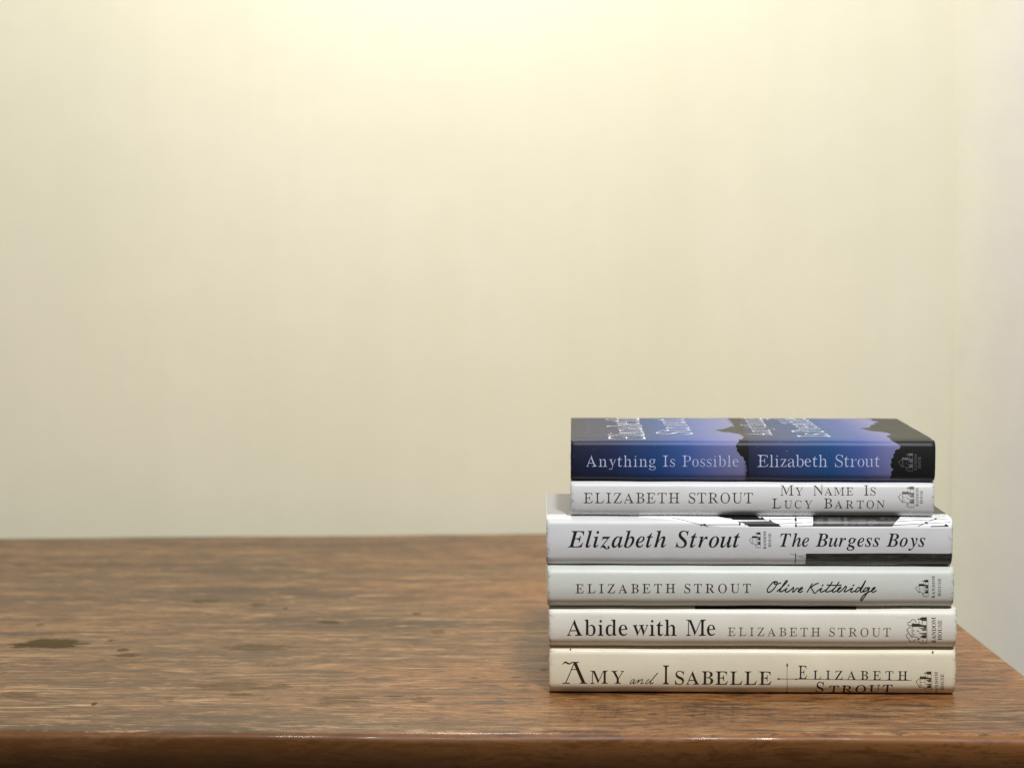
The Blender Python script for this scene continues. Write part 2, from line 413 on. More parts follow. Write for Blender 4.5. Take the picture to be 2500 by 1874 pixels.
PRINT = {
 'amy': {
  'text': [
   ["title_lettering","MY","B",0.62,24.6,44.94,-7.92,-7.87,8.02,1.0,0.3],
   ["title_lettering","I","B",0.62,68.06,71.91,-8.06,-8.05,11.53,1.0,0.3],
   ["title_lettering","SABELLE","B",0.66,75.38,133.06,-8.24,-8.28,8.27,1.0,0.3],
   ["author_lettering","E","B",0.55,148.99,154.22,-4.42,-4.39,8.07,1.0,0.3],
   ["author_lettering","LIZABETH","B",0.6,157.9,214.25,-4.64,-4.92,5.39,1.0,0.3],
   ["author_lettering","S","B",0.6,159.92,164.59,-14.93,-14.95,8.62,1.0,0.3],
   ["author_lettering","TROUT","B",0.6,167.83,205.5,-15.4,-14.42,6.69,1.0,0.3],
   ["publisher_emblem","RANDOM","B|",0.62,-14.28,0.17,233.04,232.04,1.85,1.0,0.3],
   ["publisher_emblem","HOUSE","B|",0.62,-11.63,-1.17,236.32,235.72,1.95,1.0,0.3],
  ],
  'poly': [
   ["title_lettering","ink",[[14.37,5.3],[16.39,5.02],[21.76,-7.46],[19.68,-7.48],[14.86,3.76]]],
   ["title_lettering","ink",[[13.65,5.35],[17.83,5.37],[17.83,4.85],[13.65,4.83]]],
   ["title_lettering","ink",[[7.96,-7.47],[12.38,-7.43],[12.38,-7.93],[7.96,-7.97]]],
   ["title_lettering","ink",[[18.44,-7.39],[22.77,-7.37],[22.78,-7.86],[18.44,-7.89]]],
   ["spine_ornament","ink",[[141.71,3.88],[142.34,5.11],[142.98,3.89],[142.35,2.66]]],
   ["spine_ornament","ink",[[142.46,-15.73],[142.66,-13.8],[143.25,-15.71],[143.32,-19.88]]],
   ["spine_ornament","ink",[[136.46,-4.5],[137.47,-3.87],[138.51,-4.48],[137.5,-5.1]]],
   ["spine_ornament","ink",[[147.09,-4.56],[147.86,-4.0],[148.65,-4.55],[147.88,-5.12]]],
   ["spine_ornament#2","ink",[[12.16,12.74],[12.76,13.72],[13.34,12.75],[12.75,11.84]]],
   ["spine_ornament#3","ink",[[228.47,11.8],[229.32,12.92],[229.94,11.81],[229.13,10.75]]],
   ["publisher_emblem","ink",[[221.22,-3.59],[222.13,-2.29],[222.41,-2.72],[224.84,-2.7],[226.21,-3.41],[228.23,-3.4],[228.27,-4.56],[227.19,-4.57],[226.77,-4.21],[221.91,-4.24],[221.9,-3.73]]],
   ["publisher_emblem","ink",[[224.04,-0.3],[224.79,-0.34],[225.99,0.38],[228.12,0.4],[228.18,-1.41],[226.15,-1.25],[225.2,-0.72],[224.05,-0.77]]],
   ["publisher_emblem","ink",[[225.98,-4.75],[228.24,-4.74],[228.26,-5.21],[225.99,-5.22]]],
   ["publisher_emblem","ink",[[226.14,-5.53],[228.27,-5.37],[228.29,-6.06],[226.57,-6.07]]],
   ["publisher_emblem","ink",[[225.81,-7.42],[228.34,-7.19],[228.38,-7.97],[226.24,-7.91]]],
   ["publisher_emblem","ink",[[226.15,-8.62],[228.39,-8.13],[228.54,-10.01],[226.54,-10.03]]],
  ],
  'stroke': [
   ["title_lettering",0.54,0,[[14.71,4.05],[9.92,-7.55]]],
   ["title_lettering",0.442,0,[[13.71,0.76],[16.39,0.78]]],
   ["title_lettering",0.491,1,[[8.22,3.82],[8.74,4.69],[9.46,5.1]]],
   ["title_lettering",0.884,1,[[9.32,5.04],[10.18,5.05],[11.19,4.42],[12.2,4.13]]],
   ["title_lettering",0.589,1,[[12.06,4.13],[12.93,4.54],[13.93,5.18]]],
   ["title_lettering",0.344,1,[[50.89,-5.27],[49.74,-5.43],[48.52,-7.22],[48.82,-7.84],[50.05,-6.96],[51.41,-5.26]]],
   ["title_lettering",0.466,1,[[51.47,-5.2],[50.39,-7.21],[50.69,-7.83],[51.72,-7.1]]],
   ["title_lettering",0.368,1,[[51.72,-7.1],[53.92,-5.24],[52.71,-7.81]]],
   ["title_lettering",0.417,1,[[53.08,-7.25],[54.93,-5.39],[56.08,-5.22],[55.94,-5.99],[55.01,-7.48],[55.54,-7.85],[56.77,-7.15]]],
   ["title_lettering",0.393,1,[[60.12,-5.35],[59.25,-5.35],[57.89,-7.14],[58.33,-7.83],[59.85,-6.88],[62.13,-4.67],[64.98,-1.09]]],
   ["title_lettering",0.491,1,[[64.98,-1.09],[61.56,-5.34],[60.49,-7.43],[60.93,-7.81],[62.53,-7.11]]],
   ["spine_ornament",0.221,0,[[136.39,-4.47],[149.33,-4.47],[181.13,-4.74],[216.57,-5.09]]],
   ["spine_ornament",0.245,0,[[142.34,4.99],[142.32,-2.95],[143.01,-17.13]]],
   ["publisher_emblem",0.255,0,[[221.12,-4.07],[219.35,-5.8],[221.78,-9.49]]],
   ["publisher_emblem",0.255,0,[[221.72,-3.73],[221.98,-9.49]]],
   ["publisher_emblem",0.212,0,[[224.8,-1.26],[224.84,-2.63]]],
   ["publisher_emblem",0.233,0,[[226.29,-1.25],[226.34,-3.34]]],
   ["publisher_emblem",0.191,0,[[228.21,0.4],[229.2,-14.29]]],
   ["publisher_emblem",0.233,0,[[225.03,-4.66],[226.06,-5.24]]],
   ["publisher_emblem",0.233,0,[[225.13,-7.17],[225.89,-7.61]]],
   ["publisher_emblem",0.212,0,[[222.01,-9.31],[224.04,-9.34],[225.06,-10.1],[224.54,-10.94]]],
   ["publisher_emblem",0.276,0,[[224.55,-11.02],[225.34,-10.87],[226.3,-8.82]]],
   ["publisher_emblem",0.212,0,[[224.64,-12.34],[225.5,-12.63],[226.7,-14.33],[229.12,-14.18]]],
   ["publisher_emblem",0.276,0,[[222.31,-6.07],[222.92,-6.19]]],
   ["publisher_emblem",0.318,0,[[224.14,-6.18],[224.83,-6.5]]],
   ["publisher_emblem",0.276,0,[[222.4,-8.1],[223.01,-8.09]]],
   ["publisher_emblem",0.318,0,[[226.96,-11.9],[227.37,-11.94]]],
  ],
 },
 'abide': {
  'text': [
   ["title_lettering","Abide","B",0.6,10.82,46.98,-4.85,-4.71,9.71,1.0,0.3],
   ["title_lettering","with","B",0.6,49.94,76.28,-4.69,-4.62,9.69,1.0,0.3],
   ["title_lettering","Me","B",0.6,81.77,99.26,-4.59,-4.49,9.69,1.0,0.3],
   ["author_lettering","ELIZABETH STROUT","B",0.45,106.71,203.62,-4.61,-4.64,5.16,1.0,0.82],
   ["publisher_emblem","RANDOM","B|",0.62,-8.95,7.07,230.61,230.12,2.43,1.0,0.3],
   ["publisher_emblem","HOUSE","B|",0.62,-6.74,5.44,234.04,233.75,2.43,1.0,0.3],
  ],
  'poly': [
   ["publisher_emblem","ink",[[215.5,2.18],[216.73,3.78],[217.08,3.25],[220.25,3.26],[222.02,2.39],[224.66,2.4],[224.67,0.98],[223.26,0.98],[222.73,1.42],[216.39,1.39],[216.38,2.01]]],
   ["publisher_emblem","ink",[[219.29,6.21],[220.26,6.16],[221.86,7.04],[224.64,7.05],[224.66,4.83],[222.01,5.03],[220.79,5.69],[219.29,5.63]]],
   ["publisher_emblem","ink",[[221.68,0.76],[224.64,0.77],[224.65,0.2],[221.69,0.18]]],
   ["publisher_emblem","ink",[[221.87,-0.19],[224.65,0.0],[224.67,-0.84],[222.41,-0.85]]],
   ["publisher_emblem","ink",[[221.4,-2.49],[224.71,-2.22],[224.74,-3.18],[221.96,-3.1]]],
   ["publisher_emblem","ink",[[221.81,-3.94],[224.75,-3.36],[224.85,-5.47],[222.24,-5.49]]],
   ["cover_print","photo",[[86.94,30.92],[87.36,11.55],[136.92,11.62],[183.25,11.61],[185.11,33.17]]],
   ["cover_print","photo_light2",[[144.46,13.84],[144.25,11.72],[182.04,11.67],[181.91,14.6]]],
   ["cover_print","photo_light2",[[108.52,13.64],[108.38,11.65],[124.72,11.59],[124.88,13.56]]],
  ],
  'stroke': [
   ["publisher_emblem",0.334,0,[[215.37,1.59],[213.02,-0.51],[216.08,-4.92]]],
   ["publisher_emblem",0.334,0,[[216.16,2.01],[216.34,-4.92]]],
   ["publisher_emblem",0.278,0,[[220.25,5.02],[220.25,3.35]]],
   ["publisher_emblem",0.306,0,[[222.19,5.03],[222.19,2.48]]],
   ["publisher_emblem",0.25,0,[[224.77,7.06],[225.31,-9.33]]],
   ["publisher_emblem",0.306,0,[[220.45,0.87],[221.78,0.17]]],
   ["publisher_emblem",0.306,0,[[220.51,-2.19],[221.5,-2.73]]],
   ["publisher_emblem",0.278,0,[[216.38,-4.73],[219.03,-4.75],[220.3,-5.56],[219.56,-6.4]]],
   ["publisher_emblem",0.361,0,[[219.56,-6.47],[220.61,-6.33],[222.0,-4.16]]],
   ["publisher_emblem",0.278,0,[[219.57,-7.7],[220.65,-7.96],[222.05,-9.37],[225.21,-9.25]]],
   ["publisher_emblem",0.361,0,[[216.87,-0.85],[217.66,-0.99]]],
   ["publisher_emblem",0.417,0,[[219.25,-0.98],[220.14,-1.37]]],
   ["publisher_emblem",0.361,0,[[216.94,-3.32],[217.73,-3.31]]],
   ["publisher_emblem",0.417,0,[[222.62,-7.3],[223.15,-7.34]]],
   ["publisher_emblem",0.285,1,[[215.5,2.18],[214.09,2.26],[213.56,3.06],[213.82,3.94],[215.14,4.16],[215.59,5.18],[216.73,5.71],[217.96,5.19],[218.49,4.05]]],
   ["publisher_emblem",0.285,1,[[213.84,-2.87],[212.98,-3.43],[212.94,-4.56],[213.68,-5.41],[214.4,-5.6],[214.65,-6.88],[215.52,-7.85],[216.59,-7.96],[217.78,-7.38],[218.41,-6.44]]],
  ],
 },
 'olive': {
  'text': [
   ["author_lettering","ELIZABETH STROUT","B",0.55,16.69,120.82,-3.42,-2.96,5.45,1.0,0.75],
   ["publisher_emblem","RANDOM","B|",0.62,-5.95,7.32,229.95,229.73,1.79,1.0,0.3],
   ["publisher_emblem","HOUSE","B|",0.62,-4.67,5.88,233.52,233.35,1.82,1.0,0.3],
  ],
  'poly': [
   ["publisher_emblem","ink",[[219.98,1.89],[220.75,2.91],[220.97,2.57],[222.98,2.58],[224.09,2.02],[225.76,2.02],[225.77,1.11],[224.88,1.1],[224.54,1.39],[220.54,1.38],[220.53,1.78]]],
   ["publisher_emblem","ink",[[222.36,4.48],[222.97,4.45],[223.98,5.01],[225.74,5.02],[225.76,3.58],[224.09,3.72],[223.31,4.14],[222.36,4.11]]],
   ["publisher_emblem","ink",[[223.88,0.97],[225.75,0.97],[225.75,0.6],[223.89,0.6]]],
   ["publisher_emblem","ink",[[224.0,0.36],[225.76,0.48],[225.77,-0.06],[224.34,-0.06]]],
   ["publisher_emblem","ink",[[223.7,-1.1],[225.78,-0.93],[225.8,-1.54],[224.04,-1.49]]],
   ["publisher_emblem","ink",[[223.95,-2.01],[225.8,-1.65],[225.85,-2.97],[224.2,-2.97]]],
  ],
  'stroke': [
   ["title_lettering",0.663,1,[[136.54,3.59],[134.47,3.74],[132.4,1.82],[130.68,-0.59],[130.7,-2.23],[132.14,-2.38],[134.18,-0.74],[135.75,1.51],[136.38,3.11],[135.26,3.58],[134.63,2.63],[136.06,2.31],[138.45,3.11]]],
   ["title_lettering",0.663,1,[[136.27,-2.04],[138.47,-0.09],[141.0,2.32],[142.43,4.07],[141.64,4.23],[140.04,2.0],[138.32,-0.89],[137.86,-2.04],[139.14,-2.03],[141.34,-0.73],[142.35,0.01]]],
   ["title_lettering",0.663,1,[[142.29,0.01],[141.2,-1.8],[142.17,-2.36],[143.9,-1.54],[145.95,0.34],[146.12,-0.24],[145.57,-2.19],[146.46,-2.02],[148.03,-0.3],[149.14,-0.3]]],
   ["title_lettering",0.663,1,[[148.53,-2.02],[150.27,-1.05],[151.44,-0.08],[150.89,0.4],[149.63,-0.72],[149.01,-1.93],[149.98,-2.52],[151.49,-1.8]]],
   ["title_lettering",0.663,1,[[157.25,2.65],[155.99,0.73],[154.12,-2.52]]],
   ["title_lettering",0.663,1,[[160.91,2.82],[159.16,2.4],[157.26,1.05],[156.47,0.15],[157.44,-1.21],[158.27,-2.91],[159.7,-2.68]]],
   ["title_lettering",0.663,1,[[159.91,-1.92],[161.42,-0.94],[162.84,-0.03],[161.91,-1.79],[162.72,-2.34],[164.61,-1.52],[166.81,0.27]]],
   ["title_lettering",0.663,1,[[169.02,3.8],[167.44,1.23],[165.25,-1.58],[166.06,-2.27],[168.43,-1.51],[170.94,0.44]]],
   ["title_lettering",0.663,1,[[173.0,3.65],[171.26,0.92],[169.13,-1.67],[169.87,-2.32],[172.24,-1.33],[173.97,0.07],[173.96,0.58],[172.86,-0.03],[172.08,-1.56],[173.21,-2.3],[175.09,-0.9],[176.66,0.85],[176.72,1.26]]],
   ["title_lettering",0.663,1,[[165.85,1.87],[169.98,1.63],[174.43,1.83]]],
   ["title_lettering",0.663,1,[[176.72,1.26],[177.46,0.62],[176.53,-1.15],[176.13,-2.06],[177.34,-1.96],[179.54,-0.66],[181.12,0.09],[179.94,-1.72],[180.84,-2.27],[182.73,-1.46]]],
   ["title_lettering",0.663,1,[[185.57,0.29],[184.3,0.29],[182.89,-1.45],[183.13,-2.27],[184.64,-1.52],[186.52,0.8],[188.75,4.48],[187.16,0.97],[185.66,-1.71],[186.41,-2.26],[187.82,-1.45]]],
   ["title_lettering",0.663,1,[[190.51,0.01],[189.07,0.29],[187.5,-1.28],[187.58,-2.1],[189.1,-1.51],[191.14,0.49],[189.76,-2.75],[187.96,-5.75],[186.53,-7.5],[186.18,-6.51],[187.89,-4.07],[190.39,-2.42],[192.28,-1.51],[194.17,-0.21],[194.32,0.56],[193.06,-0.15],[192.35,-1.61],[193.26,-2.36],[195.21,-1.38]]],
   ["title_lettering",0.786,0,[[142.82,1.39],[143.39,1.81]]],
   ["title_lettering",0.786,0,[[163.08,1.45],[163.65,1.86]]],
   ["title_lettering",0.786,0,[[181.3,1.5],[181.87,1.91]]],
   ["publisher_emblem",0.211,0,[[219.89,1.51],[218.41,0.17],[220.32,-2.61]]],
   ["publisher_emblem",0.211,0,[[220.39,1.78],[220.48,-2.61]]],
   ["publisher_emblem",0.176,0,[[222.97,3.71],[222.98,2.64]]],
   ["publisher_emblem",0.193,0,[[224.2,3.72],[224.2,2.07]]],
   ["publisher_emblem",0.158,0,[[225.82,5.02],[226.02,-5.08]]],
   ["publisher_emblem",0.193,0,[[223.1,1.04],[223.94,0.59]]],
   ["publisher_emblem",0.193,0,[[223.14,-0.91],[223.76,-1.25]]],
   ["publisher_emblem",0.176,0,[[220.51,-2.49],[222.18,-2.51],[222.98,-3.01],[222.5,-3.52]]],
   ["publisher_emblem",0.229,0,[[222.5,-3.57],[223.17,-3.49],[224.06,-2.15]]],
   ["publisher_emblem",0.176,0,[[222.48,-4.27],[223.15,-4.41],[223.96,-5.08],[225.97,-5.04]]],
   ["publisher_emblem",0.229,0,[[220.84,-0.05],[221.34,-0.14]]],
   ["publisher_emblem",0.264,0,[[222.34,-0.14],[222.9,-0.39]]],
   ["publisher_emblem",0.229,0,[[220.87,-1.61],[221.37,-1.61]]],
   ["publisher_emblem",0.264,0,[[224.41,-4.06],[224.75,-4.08]]],
  ],
 },
 'burgess': {
  'text': [
   ["author_lettering","Elizabeth Strout","I",0.8,12.7,114.95,-3.12,-2.85,9.77,1.0,0.62],
   ["title_lettering","The Burgess Boys","I",0.8,138.63,224.51,-2.29,-2.06,7.8,1.0,0.55],
   ["publisher_emblem","RANDOM","B|",0.62,-3.69,6.8,130.43,130.37,1.65,1.0,0.3],
   ["publisher_emblem","HOUSE","B|",0.62,-2.57,5.72,133.37,133.33,1.63,1.0,0.3],
  ],
  'poly': [
   ["publisher_emblem","ink",[[121.78,3.28],[122.47,4.21],[122.66,3.9],[124.43,3.91],[125.42,3.39],[126.9,3.4],[126.9,2.57],[126.11,2.57],[125.82,2.83],[122.27,2.82],[122.27,3.18]]],
   ["publisher_emblem","ink",[[123.89,5.65],[124.43,5.62],[125.32,6.14],[126.88,6.14],[126.9,4.83],[125.42,4.95],[124.73,5.34],[123.89,5.3]]],
   ["publisher_emblem","ink",[[125.23,2.44],[126.88,2.45],[126.88,2.11],[125.23,2.11]]],
   ["publisher_emblem","ink",[[125.33,1.89],[126.88,2.0],[126.88,1.51],[125.62,1.51]]],
   ["publisher_emblem","ink",[[125.04,0.57],[126.89,0.72],[126.89,0.18],[125.34,0.23]]],
   ["publisher_emblem","ink",[[125.24,-0.24],[126.89,0.08],[126.9,-1.09],[125.45,-1.09]]],
   ["cover_print","white",[[56.25,41.07],[106.03,42.01],[165.86,43.74],[246.37,45.49],[240.01,8.77],[161.76,8.58],[103.57,9.16],[55.15,16.27]]],
   ["cover_print","black",[[100.7,33.62],[101.42,24.79],[102.55,17.1],[106.29,15.41],[109.77,14.81],[110.75,13.8],[116.71,13.59],[130.79,13.73],[129.46,14.73],[128.33,17.66],[127.04,15.27],[125.39,19.96],[125.02,33.95]]],
   ["cover_print","black",[[112.79,12.6],[132.15,13.06],[132.93,14.14],[133.89,12.87],[135.59,11.86],[137.68,11.3],[138.35,10.38],[139.4,9.5],[120.44,9.45],[118.34,10.68],[117.98,9.9],[117.48,11.21],[115.39,11.87],[115.25,10.24],[114.19,10.24],[114.34,11.87]]],
   ["cover_print#3","photo",[[160.07,33.61],[217.81,34.9],[209.47,15.23],[204.96,9.77],[157.92,9.66]]],
   ["cover_print#3","photo_light",[[167.26,15.87],[174.55,16.5],[174.7,11.22],[166.83,10.97]]],
   ["cover_print#3","photo_light",[[176.96,15.99],[178.76,16.02],[178.49,10.11],[176.6,10.11]]],
   ["cover_print#3","photo_light",[[190.83,13.55],[195.39,14.14],[196.46,10.83],[190.84,10.14]]],
   ["cover_print#3","photo_light",[[180.97,13.82],[190.04,14.47],[189.88,13.0],[180.86,12.6]]],
   ["cover_print#3","photo_light",[[160.34,14.35],[164.41,14.61],[164.13,10.74],[160.09,10.74]]],
   ["cover_print#3","photo_light",[[198.34,16.0],[201.57,16.54],[200.78,14.14],[198.53,14.14]]],
   ["cover_print#3","photo_light",[[180.81,11.96],[183.51,12.07],[183.44,10.35],[180.74,10.25]]],
   ["cover_print#3","photo_light",[[184.87,12.22],[189.38,12.43],[189.28,10.54],[184.78,10.35]]],
   ["cover_print#2","sky",[[-1.97,27.82],[16.26,27.36],[65.65,30.58],[155.91,31.73],[163.17,123.61],[-4.31,123.61]]],
   ["cover_print#4","photo",[[156.18,29.96],[242.29,30.9],[244.8,67.12],[246.04,87.04],[226.58,123.61],[169.78,123.61]]],
   ["cover_print#5","photo",[[154.08,-6.57],[181.09,-6.4],[209.99,-6.2],[241.13,-6.37],[242.23,-14.56],[242.54,-16.45],[205.93,-14.71],[154.2,-15.09]]],
   ["cover_print#5","photo_light2",[[160.91,-8.71],[181.17,-8.64],[181.26,-10.28],[161.0,-10.38]]],
   ["cover_print#5","photo_light2",[[185.98,-8.12],[210.04,-7.52],[210.14,-9.34],[186.05,-9.71]]],
   ["cover_print#5","photo_light2",[[214.86,-7.74],[238.45,-7.43],[238.52,-8.71],[214.93,-9.03]]],
  ],
  'stroke': [
   ["publisher_emblem",0.187,0,[[121.7,2.94],[120.38,1.72],[122.02,-0.77]]],
   ["publisher_emblem",0.187,0,[[122.14,3.18],[122.17,-0.77]]],
   ["publisher_emblem",0.155,0,[[124.43,4.94],[124.43,3.96]]],
   ["publisher_emblem",0.171,0,[[125.52,4.95],[125.52,3.45]]],
   ["publisher_emblem",0.14,0,[[126.95,6.14],[127.0,-2.94]]],
   ["publisher_emblem",0.171,0,[[124.54,2.51],[125.28,2.1]]],
   ["publisher_emblem",0.171,0,[[124.55,0.75],[125.09,0.44]]],
   ["publisher_emblem",0.155,0,[[122.2,-0.67],[123.67,-0.68],[124.36,-1.13],[123.93,-1.58]]],
   ["publisher_emblem",0.202,0,[[123.93,-1.62],[124.52,-1.55],[125.34,-0.36]]],
   ["publisher_emblem",0.155,0,[[123.89,-2.23],[124.48,-2.36],[125.18,-2.94],[126.95,-2.91]]],
   ["publisher_emblem",0.202,0,[[122.52,1.52],[122.97,1.44]]],
   ["publisher_emblem",0.233,0,[[123.85,1.44],[124.35,1.21]]],
   ["publisher_emblem",0.202,0,[[122.53,0.11],[122.98,0.12]]],
   ["publisher_emblem",0.233,0,[[125.61,-2.05],[125.9,-2.07]]],
   ["cover_print",0.368,0,[[74.6,15.4],[82.93,12.86],[91.65,10.6],[92.35,10.43],[94.11,10.54],[104.3,10.61],[114.48,10.7]]],
   ["cover_print",0.982,0,[[91.65,10.43],[92.53,10.43]]],
   ["cover_print",1.228,0,[[93.41,10.61],[94.29,10.61]]],
   ["cover_print",0.393,0,[[94.11,9.91],[96.04,9.32]]],
   ["cover_print",0.368,0,[[130.11,14.11],[141.39,14.51],[152.43,15.33]]],
   ["cover_print",0.368,0,[[137.32,11.3],[152.15,11.88]]],
   ["cover_print",0.491,0,[[149.03,25.8],[148.18,13.78],[147.99,9.52]]],
   ["cover_print",1.228,0,[[148.09,14.8],[148.03,13.32]]],
   ["cover_print",0.982,0,[[148.04,10.77],[148.02,9.52]]],
   ["cover_print",0.319,0,[[148.19,9.59],[157.92,9.84]]],
   ["cover_print",0.344,0,[[147.83,15.18],[158.01,15.7]]],
   ["cover_print",0.344,0,[[147.57,11.78],[157.69,12.15]]],
   ["cover_print",0.245,0,[[159.45,18.19],[158.96,9.75]]],
   ["cover_print#7",0.368,0,[[209.19,14.86],[224.02,16.22],[238.16,17.33]]],
   ["cover_print#7",0.368,0,[[208.04,12.87],[223.7,14.09],[238.48,15.34]]],
   ["cover_print#7",0.368,0,[[205.42,10.53],[223.44,11.49],[239.69,12.47]]],
   ["cover_print#7",0.54,0,[[227.86,9.83],[238.17,10.04]]],
   ["cover_print#7",0.393,0,[[220.23,9.9],[225.28,12.14],[231.05,15.21],[238.45,25.87]]],
   ["cover_print#7",1.228,0,[[224.63,12.4],[225.7,11.8]]],
   ["cover_print#7",0.982,0,[[230.67,15.63],[231.42,14.69]]],
   ["cover_print#7",1.228,0,[[236.41,10.87],[237.28,10.31]]],
   ["cover_print#7",0.221,0,[[228.55,18.89],[236.79,24.29]]],
   ["cover_print#6",0.491,0,[[148.04,-6.42],[148.01,-9.79],[147.95,-14.28]]],
   ["cover_print#6",0.221,0,[[148.57,-8.1],[154.36,-7.69]]],
   ["cover_print#6",0.196,0,[[144.9,-6.67],[147.83,-7.54]]],
   ["cover_print#6",0.196,0,[[150.28,-8.62],[154.43,-9.53]]],
  ],
 },
 'lucy': {
  'text': [
   ["author_lettering","ELIZABETH STROUT","B",0.42,7.72,108.3,-2.47,-2.11,6.14,1.0,0.85],
   ["title_lettering","MY NAME IS","B",0.42,124.41,180.75,2.55,2.74,6.04,0.79,1.1],
   ["title_lettering","LUCY BARTON","B",0.42,119.59,186.19,-5.23,-5.01,5.97,0.8,1.1],
   ["publisher_emblem","RANDOM","B|",0.62,-3.66,7.32,206.18,206.1,1.67,1.0,0.3],
   ["publisher_emblem","HOUSE","B|",0.62,-2.14,5.76,208.6,208.55,1.62,1.0,0.3],
  ],
  'poly': [
   ["publisher_emblem","ink",[[196.1,4.14],[197.07,5.41],[197.34,4.99],[199.8,5.0],[201.17,4.3],[203.22,4.3],[203.22,3.18],[202.12,3.17],[201.71,3.53],[196.78,3.51],[196.78,4.0]]],
   ["publisher_emblem","ink",[[199.09,7.36],[199.85,7.32],[201.11,8.03],[203.28,8.04],[203.25,6.25],[201.2,6.41],[200.25,6.94],[199.08,6.9]]],
   ["publisher_emblem","ink",[[200.89,3.0],[203.19,3.01],[203.19,2.56],[200.89,2.55]]],
   ["publisher_emblem","ink",[[201.02,2.26],[203.19,2.4],[203.19,1.74],[201.44,1.74]]],
   ["publisher_emblem","ink",[[200.63,0.46],[203.2,0.67],[203.21,-0.07],[201.05,-0.01]]],
   ["publisher_emblem","ink",[[200.92,-0.65],[203.21,-0.21],[203.26,-1.82],[201.23,-1.83]]],
  ],
  'stroke': [
   ["publisher_emblem",0.261,0,[[195.99,3.68],[194.14,2.02],[196.45,-1.39]]],
   ["publisher_emblem",0.261,0,[[196.6,4.0],[196.65,-1.39]]],
   ["publisher_emblem",0.217,0,[[199.83,6.41],[199.8,5.07]]],
   ["publisher_emblem",0.239,0,[[201.33,6.41],[201.3,4.37]]],
   ["publisher_emblem",0.196,0,[[203.38,8.04],[203.46,-4.42]]],
   ["publisher_emblem",0.239,0,[[199.93,3.1],[200.96,2.54]]],
   ["publisher_emblem",0.239,0,[[199.94,0.7],[200.7,0.27]]],
   ["publisher_emblem",0.217,0,[[196.69,-1.25],[198.75,-1.27],[199.72,-1.88],[199.13,-2.51]]],
   ["publisher_emblem",0.282,0,[[199.13,-2.57],[199.95,-2.46],[201.06,-0.82]]],
   ["publisher_emblem",0.217,0,[[199.1,-3.43],[199.93,-3.6],[200.93,-4.44],[203.39,-4.37]]],
   ["publisher_emblem",0.282,0,[[197.12,1.75],[197.74,1.64]]],
   ["publisher_emblem",0.326,0,[[198.97,1.64],[199.66,1.33]]],
   ["publisher_emblem",0.282,0,[[197.15,-0.17],[197.76,-0.17]]],
   ["publisher_emblem",0.326,0,[[201.48,-3.16],[201.9,-3.19]]],
  ],
 },
 'blue': {
  'text': [
   ["title_lettering","Anything Is Possible","B",0.28,9.32,99.49,-3.65,-3.33,6.68,1.0,0.62],
   ["author_lettering","Elizabeth Strout","B",0.28,110.58,182.63,-3.42,-3.17,7.14,1.0,0.66],
   ["cover_author","Elizabeth","B|",0.18,15.15,157.02,44.79,44.93,22.2,1.0,0.3],
   ["cover_author","Strout","B|",0.18,46.33,147.92,74.6,74.59,22.01,1.0,0.3],
   ["cover_title","Anything","B|",0.18,41.57,157.02,122.72,125.8,16.27,1.0,0.3],
   ["cover_title","Is Possible","B|",0.18,32.11,157.02,156.89,155.31,19.79,1.0,0.3],
   ["publisher_emblem","RANDOM","B|",0.62,-5.14,4.51,204.62,204.44,1.47,1.0,0.3],
   ["publisher_emblem","HOUSE","B|",0.62,-4.01,3.07,206.99,206.85,1.69,1.0,0.3],
  ],
  'poly': [
   ["cover_print","black",[[104.66,157.02],[105.1,135.17],[103.81,103.34],[104.38,95.08],[101.55,97.96],[95.93,81.54],[89.7,74.02],[95.7,60.33],[96.9,63.16],[102.21,50.98],[103.86,47.06],[104.75,30.27],[102.51,22.59],[100.12,20.76],[99.74,11.57],[98.42,10.55],[97.74,8.86],[98.56,7.59],[98.24,6.32],[99.96,4.29],[100.28,3.46],[102.19,2.51],[102.71,0.6],[103.8,-0.36],[103.37,-1.97],[104.46,-2.61],[104.04,-3.92],[104.96,-5.55],[103.91,-6.89],[104.42,-9.0],[103.89,-11.0],[104.21,-11.82],[105.6,-11.81],[105.31,11.31],[105.16,14.5],[108.52,81.16],[112.47,157.02]]],
   ["cover_print#2","black",[[195.12,157.02],[197.96,152.17],[197.19,141.97],[200.85,135.95],[195.53,123.35],[195.65,117.08],[190.75,106.95],[189.45,95.54],[182.03,88.39],[186.86,70.66],[191.72,67.66],[194.77,61.62],[195.72,50.73],[190.33,36.71],[191.08,26.84],[189.97,13.29],[192.85,10.85],[194.95,9.15],[194.31,7.57],[192.73,7.25],[191.46,6.29],[191.59,5.02],[190.52,4.38],[190.84,2.92],[189.28,1.2],[189.74,-0.4],[189.01,-1.68],[189.56,-3.62],[190.98,-4.6],[189.46,-6.25],[189.83,-7.58],[189.2,-9.43],[189.55,-11.46],[216.39,-12.68],[241.11,157.02]]],
   ["publisher_emblem","ink",[[195.5,1.61],[196.36,2.71],[196.61,2.35],[198.86,2.36],[200.11,1.75],[201.99,1.76],[202.0,0.78],[201.0,0.78],[200.62,1.08],[196.13,1.07],[196.12,1.49]]],
   ["publisher_emblem","ink",[[198.16,4.4],[198.85,4.37],[199.97,4.98],[201.94,4.98],[201.97,3.44],[200.1,3.58],[199.22,4.04],[198.16,4.0]]],
   ["publisher_emblem","ink",[[199.88,0.63],[201.97,0.64],[201.98,0.25],[199.88,0.24]]],
   ["publisher_emblem","ink",[[200.01,-0.02],[201.98,0.11],[201.99,-0.46],[200.4,-0.47]]],
   ["publisher_emblem","ink",[[199.67,-1.58],[202.01,-1.4],[202.03,-2.04],[200.05,-1.99]]],
   ["publisher_emblem","ink",[[199.94,-2.54],[202.03,-2.16],[202.07,-3.55],[200.22,-3.56]]],
  ],
  'stroke': [
